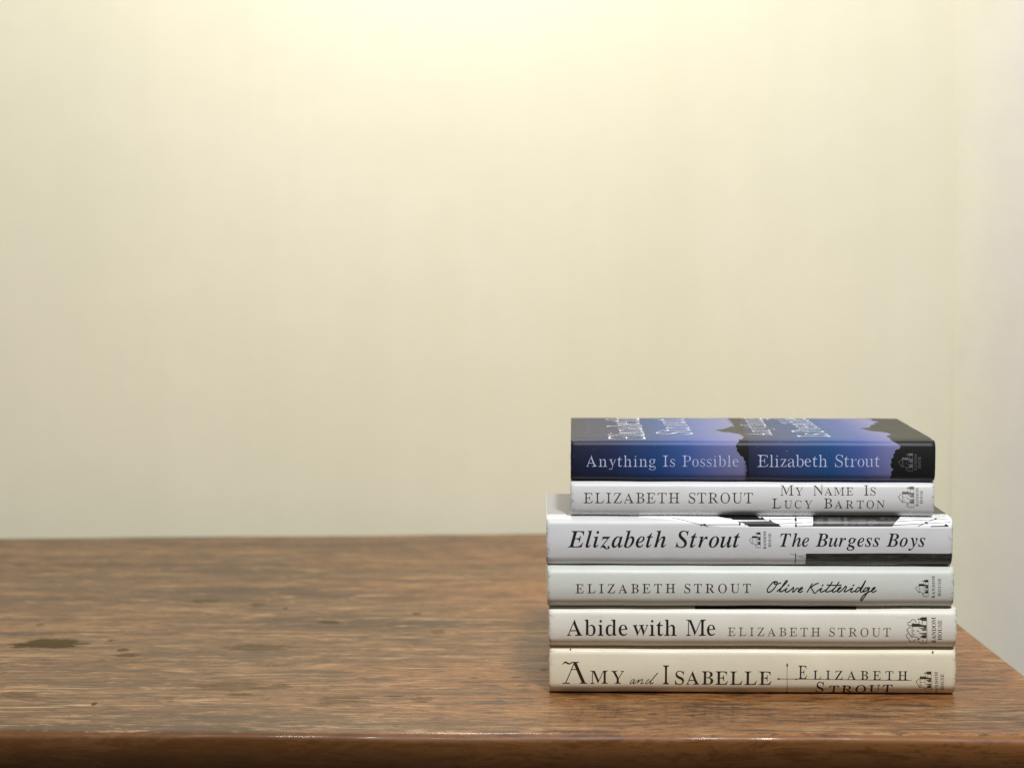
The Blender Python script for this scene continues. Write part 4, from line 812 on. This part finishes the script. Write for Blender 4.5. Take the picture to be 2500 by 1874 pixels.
  'y': "-44,-209 -75,-205 -99,-192 -114,-172 -119,-148 -115,-125 -102,-107 -83,-95 -61,-91 -39,-95 -12,-109 13,-123 30,-127 42,-124 57,-115 72,-101 87,-84 101,-65 113,-45 120,-26 123,-9 118,44 105,134 86,233 76,279 66,317 49,373 42,390 36,400 21,410 -1,412 -14,411 -14,438 34,444 71,452 101,459 126,461 148,440 167,378 190,270 220,112 284,239 305,314 298,335 278,354 257,375 250,400 254,425 267,444 287,457 312,461 338,457 357,444 369,422 373,394 369,365 359,326 341,279 319,226 291,169 260,110 225,51 188,-7 149,-61 110,-110 69,-150 30,-182 -8,-202",
  'z': "229,-77 193,-73 157,-61 121,-43 84,-19 50,1 25,8 8,4 -10,-8 -26,-20 -35,-24 -49,-20 -53,-9 -52,-4 -50,0 46,118 141,236 237,354 114,354 90,353 72,351 60,345 50,335 41,319 30,295 5,295 48,448 206,448 364,448 270,335 175,222 81,109 121,87 151,57 174,22 192,-13 209,-39 231,-48 239,-47 245,-44 250,-40 251,-35 250,-28 246,-21 239,-8 235,3 232,16 236,37 246,53 263,63 284,66 313,60 331,42 337,12 330,-20 308,-50 274,-70",
 },
}

def outline(face, ch):
    return [[tuple(float(q) for q in p.split(',')) for p in l.split(' ')] for l in FONT[face][ch].split(';')]

_cache = {}
def glyph(face, ch, k):
    """Outline of a letter with its upright strokes thinned to weight k (1 = as drawn)."""
    key = (face, ch, k)
    if key in _cache: return _cache[key]
    loops = outline(face, ch)
    fine = []
    for l in loops:
        q = []
        for i, a in enumerate(l):
            b = l[(i + 1) % len(l)]
            n = max(1, int(math.hypot(b[0] - a[0], b[1] - a[1]) / 45))
            q += [(a[0] + (b[0] - a[0]) * j / n, a[1] + (b[1] - a[1]) * j / n) for j in range(n)]
        fine.append(q)
    segs = [(l[i], l[(i + 1) % len(l)]) for l in fine for i in range(len(l))]
    hair = 30.0
    res = []
    for l in fine:
        n = len(l)
        nor, mov = [], []
        for i in range(n):                       # how far, and which way, each side of the outline moves inwards
            a, b = l[i], l[(i + 1) % n]
            px, py = (a[0] + b[0]) / 2, (a[1] + b[1]) / 2
            tx, ty = b[0] - a[0], b[1] - a[1]
            tl = math.hypot(tx, ty) + 1e-9
            nx, ny = -ty / tl, tx / tl
            if sum(inside((px + nx * 1.3, py + ny * 1.3), m) for m in loops) % 2 == 0: nx, ny = -nx, -ny
            T = 1e9
            for c, d in segs:
                dx, dy = d[0] - c[0], d[1] - c[1]
                det = dx * ny - nx * dy
                if abs(det) < 1e-9: continue
                qx, qy = c[0] - px, c[1] - py
                s = (dx * qy - qx * dy) / det
                w = (nx * qy - ny * qx) / det
                if s > 1 and -1e-6 <= w <= 1 + 1e-6: T = min(T, s)
            fade = min(1.0, max(0.0, (235 - T) / 60.0))
            nor.append((nx, ny))
            mov.append(fade * (T - (hair + (T - hair) * k)) / 2 if T > hair else 0.0)
        for _ in range(2):
            sm = []
            for i in range(n):
                acc, wt = 2 * mov[i], 2.0
                for j in (i - 1, (i + 1) % n):
                    if nor[i][0] * nor[j][0] + nor[i][1] * nor[j][1] > 0.8: acc += mov[j]; wt += 1
                sm.append(acc / wt)
            mov = sm
        out = []
        for i, p in enumerate(l):
            (ax, ay), (bx, by), ma, mb = nor[i - 1], nor[i], mov[i - 1], mov[i]
            det = ax * by - ay * bx
            if abs(det) < 0.35:
                m = (ma + mb) / 2
                sx, sy = ax + bx, ay + by
                sl = math.hypot(sx, sy) + 1e-9
                dx, dy = sx / sl * m, sy / sl * m
            else:
                dx, dy = (ma * by - mb * ay) / det, (ax * mb - bx * ma) / det
                d = math.hypot(dx, dy)
                if d > 1.5 * max(ma, mb, 1e-6): dx, dy = dx / d * 1.5 * max(ma, mb), dy / d * 1.5 * max(ma, mb)
            out.append((p[0] + dx, p[1] + dy))
        res.append(out)
    par = [[j for j, m in enumerate(loops) if j != i and inside(l[0], m)] for i, l in enumerate(loops)]
    res = [[res[i]] + [res[j] for j in range(len(loops)) if par[j] == [i]] for i in range(len(loops)) if len(par[i]) % 2 == 0]
    _cache[key] = res
    return res

def inside(p, loop):
    c = False
    for i in range(len(loop)):
        a, b = loop[i], loop[i - 1]
        if (a[1] > p[1]) != (b[1] > p[1]) and p[0] < a[0] + (b[0] - a[0]) * (p[1] - a[1]) / (b[1] - a[1]): c = not c
    return c

def typeset(text, face, k, length, cap, small, space):
    """Letters of a line as 2-D loops, fitted to a length; baseline at 0, starting at 0."""
    ref = max(p[1] for sh in glyph(face, 'E', k) for l in sh for p in l)
    items, widths, sizes = [], [], []
    start = True
    for ch in text:
        if ch == ' ':
            items.append(None); start = True; continue
        s = cap / ref * (1.0 if (start or small == 1.0) else small)
        start = False
        g = glyph(face, ch, k)
        xs = [p[0] for sh in g for l in sh for p in l]
        x0, x1 = min(xs), max(xs)
        items.append((g, s, x0, x1))
    words = sum(1 for i in items if i is None)
    letters = [i for i in items if i]
    total = sum((i[3] - i[2]) * i[1] for i in letters)
    gaps = len(letters) - 1
    sq = 1.0
    gap = (length - total - words * space * cap * 0.8) / max(1, gaps)
    if gap < 0.05 * cap and gaps:
        sq = (length - words * space * cap * 0.8 - gaps * 0.05 * cap) / total
        gap = 0.05 * cap
    if not gaps: sq = length / total
    x, res = 0.0, []
    for it in items:
        if it is None:
            x += space * cap * 0.8
            continue
        g, s, x0, x1 = it
        for sh in g:
            res.append([[(x + (p[0] - x0) * s * sq, p[1] * s) for p in l] for l in sh])
        x += (x1 - x0) * s * sq + gap
    return res

def ribbon(pts, width, smooth):
    """A pen stroke: an outline of constant width with round ends."""
    if smooth and len(pts) > 2:
        q = [pts[0]] + pts + [pts[-1]]
        out = []
        for i in range(1, len(q) - 2):
            for j in range(5):
                t = j / 5
                out.append(tuple(0.5 * (2 * q[i][c] + (q[i + 1][c] - q[i - 1][c]) * t + (2 * q[i - 1][c] - 5 * q[i][c] + 4 * q[i + 1][c] - q[i + 2][c]) * t * t
                           + (3 * q[i][c] - q[i - 1][c] - 3 * q[i + 1][c] + q[i + 2][c]) * t ** 3) for c in (0, 1)))
        pts = out + [pts[-1]]
    quads = []
    h = width / 2
    for a, b in zip(pts, pts[1:]):
        dx, dy = b[0] - a[0], b[1] - a[1]
        l = math.hypot(dx, dy)
        if l < 1e-6: continue
        nx, ny, tx, ty = -dy / l * h, dx / l * h, dx / l * h * 0.45, dy / l * h * 0.45
        quads.append([[(a[0] + nx - tx, a[1] + ny - ty), (a[0] - nx - tx, a[1] - ny - ty), (b[0] - nx + tx, b[1] - ny + ty), (b[0] + nx + tx, b[1] + ny + ty)]])
    return quads

def add_print(bm, surf, shape_list, lift, tilt=0.0):
    """Lay flat 2-D shapes (in mm along / round the jacket) on to the curved jacket, just proud of the paper."""
    tmp = bmesh.new()
    for sh in shape_list:
        flat = [p for l in sh for p in l]
        try:
            tris = tessellate_polygon([[Vector((p[0], p[1], 0)) for p in l] for l in sh])
        except Exception:
            continue
        vs = [tmp.verts.new((p[0], p[1], 0)) for p in flat]
        for t in tris:
            try: tmp.faces.new([vs[i] for i in t])
            except ValueError: pass
    if not tmp.faces:
        tmp.free(); return
    lo = min(v.co.y for v in tmp.verts); hi = max(v.co.y for v in tmp.verts)
    xlo = min(v.co.x for v in tmp.verts); xhi = max(v.co.x for v in tmp.verts)
    step = 0.7
    for k in range(int(lo / step) - 1, int(hi / step) + 2):
        y = k * step
        if lo < y < hi and abs(y) < 26:
            bmesh.ops.bisect_plane(tmp, geom=tmp.verts[:] + tmp.edges[:] + tmp.faces[:], plane_co=(0, y, 0), plane_no=(0, 1, 0))
    for k in range(int(lo / 8) - 1, int(hi / 8) + 2):
        y = k * 8.0
        if lo < y < hi and abs(y) >= 26:
            bmesh.ops.bisect_plane(tmp, geom=tmp.verts[:] + tmp.edges[:] + tmp.faces[:], plane_co=(0, y, 0), plane_no=(0, 1, 0))
    for x in [0.4 * q for q in range(1, 8)] + [surf.L * 1000 - 0.4 * q for q in range(1, 8)]:
        if xlo < x < xhi:
            bmesh.ops.bisect_plane(tmp, geom=tmp.verts[:] + tmp.edges[:] + tmp.faces[:], plane_co=(x, 0, 0), plane_no=(1, 0, 0))
    for k in range(int(xlo / 5) - 1, int(xhi / 5) + 2):
        x = k * 5.0
        if xlo < x < xhi:
            bmesh.ops.bisect_plane(tmp, geom=tmp.verts[:] + tmp.edges[:] + tmp.faces[:], plane_co=(x, 0, 0), plane_no=(1, 0, 0))
    tmp.verts.ensure_lookup_table(); tmp.verts.index_update()
    m = {}
    for v in tmp.verts:
        u = min(max(v.co.x / 1000, 0.0003), surf.L - 0.0003)
        m[v.index] = bm.verts.new(surf.at(u, v.co.y / 1000, lift))
    for f in tmp.faces:
        try: bm.faces.new([m[v.index] for v in f.verts])
        except ValueError: pass
    tmp.free()

# ---------------------------------------------------------------- book materials
def paper(name, colour, key, rough=0.48, coat=0.05):
    """Uncoated-looking jacket paper: mottled, a few handling marks, rubbed at head and tail."""
    L, T = BOOKS[key]['L'], BOOKS[key]['T']
    n = Nodes(name)
    co = n.scaled(n.coord(), (1, 1, 1), (len(key) * 0.37, 0, len(name) * 0.11))
    a = n.noise(co, 28, 5, 0.65)
    col = n.mix(n.ramp(a, [(0.3, 0.0), (0.7, 1.0)]), [c * k for c, k in zip(colour, (0.93, 0.93, 0.91))], [min(1, c * 1.03) for c in colour])
    mark = n.ramp(n.noise(n.scaled(co, (60, 60, 200)), 1.0, 4, 0.6, 0.5), [(0.66, 0.0), (0.72, 0.35)])
    col = n.mix(mark, col, [c * k for c, k in zip(colour, (0.74, 0.72, 0.66))])
    sep = n.new('ShaderNodeSeparateXYZ')
    n.put(sep.inputs[0], n.coord())
    e = n.math('MINIMUM', sep.outputs[0], n.math('SUBTRACT', L, sep.outputs[0]))
    near = n.math('SUBTRACT', 1.0, n.math('DIVIDE', e, 0.0045), clamp=True)
    rub = n.noise(n.scaled(co, (260, 260, 420)), 1.0, 4, 0.65, 0.8)
    rub = n.ramp(n.math('ADD', rub, n.math('MULTIPLY', near, 0.20)), [(0.70, 0.0), (0.76, 0.7)])
    rub = n.math('MULTIPLY', rub, n.math('GREATER_THAN', near, 0.02))
    col = n.mix(rub, col, [c * k for c, k in zip(colour, (0.55, 0.50, 0.40))])
    z = n.math('DIVIDE', sep.outputs[2], T)
    h = n.math('ADD', n.noise(co, 90, 3, 0.6), n.math('MULTIPLY', n.noise(n.scaled(co, (14, 14, 160)), 1.0, 3, 0.6), 0.7))
    n.bump(h, 0.13, 0.0006)
    r = n.math('ADD', n.math('MULTIPLY', n.noise(co, 50, 4, 0.6), 0.2), rough - 0.1)
    return n.set(Base_Color=col, Roughness=r, Coat_Weight=coat, Coat_Roughness=0.22)

def dusk_paper(L):
    """The blue jacket: a dusk sky printed twice along its length."""
    n = Nodes('blue_dusk_print')
    co = n.coord()
    sep = n.new('ShaderNodeSeparateXYZ')
    n.put(sep.inputs[0], co)
    u = n.math('DIVIDE', sep.outputs[0], L)
    col = n.ramp(u, [(0.0, (0.010, 0.012, 0.030)), (0.12, (0.014, 0.022, 0.070)), (0.24, (0.014, 0.052, 0.175)), (0.32, (0.040, 0.085, 0.270)),
                     (0.39, (0.105, 0.132, 0.325)), (0.475, (0.185, 0.186, 0.345)), (0.488, (0.020, 0.023, 0.055)), (0.58, (0.030, 0.045, 0.125)),
                     (0.71, (0.014, 0.068, 0.205)), (0.80, (0.055, 0.090, 0.280)), (0.90, (0.190, 0.188, 0.350))])
    sp = n.ramp(n.noise(co, 850, 2, 0.5), [(0.73, 0.0), (0.77, 0.35)])
    col = n.mix(sp, col, (0.35, 0.42, 0.6))
    n.bump(n.noise(co, 160, 3, 0.6), 0.05, 0.0004)
    return n.set(Base_Color=col, Roughness=0.47, IOR=1.36)

def photo_print(name, dark, light):
    n = Nodes(name)
    co = n.coord()
    a = n.noise(n.scaled(co, (120, 300, 520)), 1.0, 5, 0.7, 0.6)
    b = n.noise(n.scaled(co, (420, 60, 900)), 1.0, 3, 0.6)
    f = n.math('MULTIPLY', n.ramp(a, [(0.42, 0.0), (0.72, 1.0)]), n.ramp(b, [(0.3, 0.3), (0.7, 1.0)]))
    return n.set(Base_Color=n.mix(f, dark, light), Roughness=0.4)

def pages():
    n = Nodes('page_edges')
    co = n.coord()
    a = n.noise(n.scaled(co, (3, 3, 2600)), 1.0, 3, 0.6)
    return n.set(Base_Color=n.ramp(a, [(0.3, (0.50, 0.44, 0.33)), (0.7, (0.74, 0.69, 0.57))]), Roughness=0.8)

PAGES = pages()
BOARD = plain('cover_board_cloth', (0.45, 0.40, 0.30), 0.7)
INKS = {'black': plain('black_print', (0.010, 0.011, 0.010), 0.45, IOR=1.36),
        'white': plain('white_print', (0.90, 0.90, 0.92), 0.4),
        'sky': plain('grey_sky_print', (0.33, 0.325, 0.325), 0.5),
        'photo': photo_print('grey_photo_print', (0.018, 0.017, 0.014), (0.075, 0.072, 0.066)),
        'photo_light': photo_print('pale_photo_print', (0.05, 0.05, 0.052), (0.17, 0.17, 0.17)),
        'photo_light2': photo_print('mid_photo_print', (0.030, 0.029, 0.026), (0.085, 0.083, 0.08))}
LIFT = {'white': 0.00004, 'sky': 0.00004, 'black': 0.00006, 'photo': 0.00006, 'photo_light': 0.00009, 'photo_light2': 0.00009, 'ink': 0.00011}

def build_book(key, label, jacket, inks):
    B, P = BOOKS[key], PRINT[key]
    L, T, W = B['L'], B['T'], B['W']
    S = Surface(L, T, W, B['bulge'], B['r'], B['groove'], B['wave'])
    root = bpy.data.objects.new('hardcover_book', None)
    COL.objects.link(root)
    root.empty_display_size = 0.02
    root.location = B['loc']
    root.rotation_euler = (0, 0, R(B['yaw']))
    tag(root, label, 'book', 'hardcover books stacked on the wooden table')
    rnd = random.Random(len(label))
    # dust jacket: one sheet of paper folded round the boards, its head and tail a little rubbed
    bm = bmesh.new()
    nu = 72
    grid, inner = [], []
    wob = [(rnd.uniform(0, 6), rnd.uniform(0, 6)) for _ in range(4)]
    def end_shift(v, k):
        a, b = wob[k]
        near = math.exp(-(v / 0.02) ** 2)
        return near * B['wear'] * (0.00022 * math.sin(v * 420 + a) + 0.00018 * math.sin(v * 1150 + b))
    for i in range(nu + 1):
        ne = 8                                    # close rows where the paper turns in at head and tail
        if i <= ne: t = 0.0030 / L * (i / ne) ** 1.6
        elif i >= nu - ne: t = 1 - 0.0030 / L * ((nu - i) / ne) ** 1.6
        else: t = 0.0030 / L + (1 - 0.0060 / L) * (i - ne) / (nu - 2 * ne)
        ra, rb = [], []
        for v in S.vs:
            u = L * t
            u += end_shift(v, 0) * max(0, 1 - t * 30) - end_shift(v, 1) * max(0, 1 - (1 - t) * 30)
            ra.append(bm.verts.new(S.at(u, v)))
            rb.append(bm.verts.new(S.at(u, v, -0.00030)))
        grid.append(ra); inner.append(rb)
    nv = len(S.vs)
    for i in range(nu):
        for j in range(nv - 1):
            bm.faces.new((grid[i][j], grid[i + 1][j], grid[i + 1][j + 1], grid[i][j + 1]))
            bm.faces.new((inner[i][j], inner[i][j + 1], inner[i + 1][j + 1], inner[i + 1][j]))
        for j in (0, nv - 1):
            q = (grid[i][j], inner[i][j], inner[i + 1][j], grid[i + 1][j])
            bm.faces.new(q if j == 0 else q[::-1])
    for j in range(nv - 1):
        bm.faces.new((grid[0][j], grid[0][j + 1], inner[0][j + 1], inner[0][j]))
        bm.faces.new((grid[nu][j], inner[nu][j], inner[nu][j + 1], grid[nu][j + 1]))
    bmesh.ops.recalc_face_normals(bm, faces=bm.faces)
    jk = link_mesh('dust_jacket', bm, jacket, root, smooth=True)
    # boards and page block inside it
    y0 = B['bulge'] + B['r'] + 0.011
    for z0 in (0.0012, T - 0.0038):
        bm = bmesh.new()
        box(bm, (0.0002, y0, z0), (L - 0.0002, W - 0.0004, z0 + 0.0026))
        link_mesh('cover_board', bm, BOARD, root)
    bm = bmesh.new()
    prof = []
    h = T / 2
    zb, zt = 0.0040, T - 0.0040
    for i in range(13):
        a = i / 12
        z = zb + (zt - zb) * a
        prof.append((0.0022 + B['bulge'] + 0.0035 * (2 * a - 1) ** 2, z))
    for i in range(9):
        a = 1 - i / 8
        z = zb + (zt - zb) * a
        prof.append((W - 0.0050 + 0.0022 * (2 * a - 1) ** 2, z))
    e0 = [bm.verts.new((0.0036, y, z)) for y, z in prof]
    e1 = [bm.verts.new((L - 0.0036, y, z)) for y, z in prof]
    bm.faces.new(e0); bm.faces.new(e1[::-1])
    for i in range(len(prof)):
        j = (i + 1) % len(prof)
        bm.faces.new((e0[i], e1[i], e1[j], e0[j]))
    bmesh.ops.recalc_face_normals(bm, faces=bm.faces)
    link_mesh('page_block', bm, PAGES, root)
    # everything printed on the jacket, one mesh per kind of print and ink
    parts = {}
    def into(part, ink, shape_list):
        k = (part, ink)
        if k not in parts: parts[k] = bmesh.new()
        add_print(parts[k], S, shape_list, LIFT.get(ink, LIFT['ink']))
    for part, text, face, k, a, b, base_a, base_b, cap, small, space in P['text']:
        up = face.endswith('|')
        out = typeset(text, face[0], k, abs(b - a), cap, small, space)
        sh = []
        for s in out:
            n = []
            for l in s:
                q = []
                for x, y in l:
                    t = x / abs(b - a)
                    base = base_a + (base_b - base_a) * t
                    q.append((base - y, a + x) if up else (a + x, base + y))
                n.append(q)
            sh.append(n)
        into(part, 'ink', sh)
    for part, ink, pts in P['poly']:
        into(part, ink, [[[tuple(p) for p in pts]]])
    for part, w, smooth, pts in P['stroke']:
        into(part, 'ink' if part.split('#')[0] != 'cover_print' else 'black', ribbon([tuple(p) for p in pts], w, smooth))
    for (part, ink), bm in parts.items():
        m = inks.get(part.split('#')[0]) if ink == 'ink' else INKS[ink]
        bmesh.ops.recalc_face_normals(bm, faces=bm.faces)
        link_mesh(part.split('#')[0], bm, m, jk)
    return root

def ink(name, c, rough=0.5): return plain(name, c, rough, Specular_IOR_Level=0.25)

# ---------------------------------------------------------------- the six books, from the table up
dark_brown = ink('dark_brown_ink', (0.030, 0.016, 0.007))
olive_brown = ink('olive_brown_ink', (0.115, 0.095, 0.042))
deep_olive = ink('deep_olive_ink', (0.045, 0.038, 0.016))
near_black = ink('near_black_ink', (0.012, 0.012, 0.010))
dark_red = ink('dark_red_ink', (0.055, 0.016, 0.012))
taupe = ink('taupe_ink', (0.16, 0.135, 0.115))
pale_blue = ink('pale_lilac_ink', (0.50, 0.56, 0.78), 0.35)
white_ink = ink('white_ink', (0.72, 0.74, 0.80), 0.4)
grey = ink('grey_ink', (0.13, 0.14, 0.145))

build_book('amy', 'thick cream hardcover with dark brown lettering, lying directly on the table under the stack',
           paper('cream_jacket_paper', (0.705, 0.652, 0.50), 'amy'),
           dict(title_lettering=dark_brown, author_lettering=near_black, publisher_emblem=deep_olive, spine_ornament=deep_olive))
build_book('abide', 'off-white hardcover with large black title and olive author name, lying on the cream book',
           paper('off_white_jacket_paper', (0.72, 0.700, 0.625), 'abide'),
           dict(title_lettering=near_black, author_lettering=olive_brown, publisher_emblem=deep_olive))
build_book('olive', 'pale grey-green hardcover with a handwritten black title, third from the bottom of the stack',
           paper('grey_green_jacket_paper', (0.60, 0.63, 0.58), 'olive'),
           dict(title_lettering=near_black, author_lettering=dark_red, publisher_emblem=near_black))
build_book('burgess', 'light grey hardcover with bold italic lettering and strips of black-and-white photo on its spine',
           paper('light_grey_jacket_paper', (0.635, 0.640, 0.650), 'burgess'),
           dict(title_lettering=near_black, author_lettering=near_black, publisher_emblem=near_black))
build_book('lucy', 'thin silvery grey hardcover with two-line title, directly beneath the blue book',
           paper('silver_grey_jacket_paper', (0.66, 0.662, 0.668), 'lucy'),
           dict(title_lettering=deep_olive, author_lettering=deep_olive, publisher_emblem=taupe))
build_book('blue', 'glossy dark blue hardcover with black tree silhouettes and pale lettering, on top of the stack',
           dusk_paper(BOOKS['blue']['L']),
           dict(title_lettering=pale_blue, author_lettering=pale_blue, cover_title=white_ink, cover_author=white_ink, publisher_emblem=grey, cover_tagline=ink('lilac_ink', (0.30, 0.33, 0.50))))
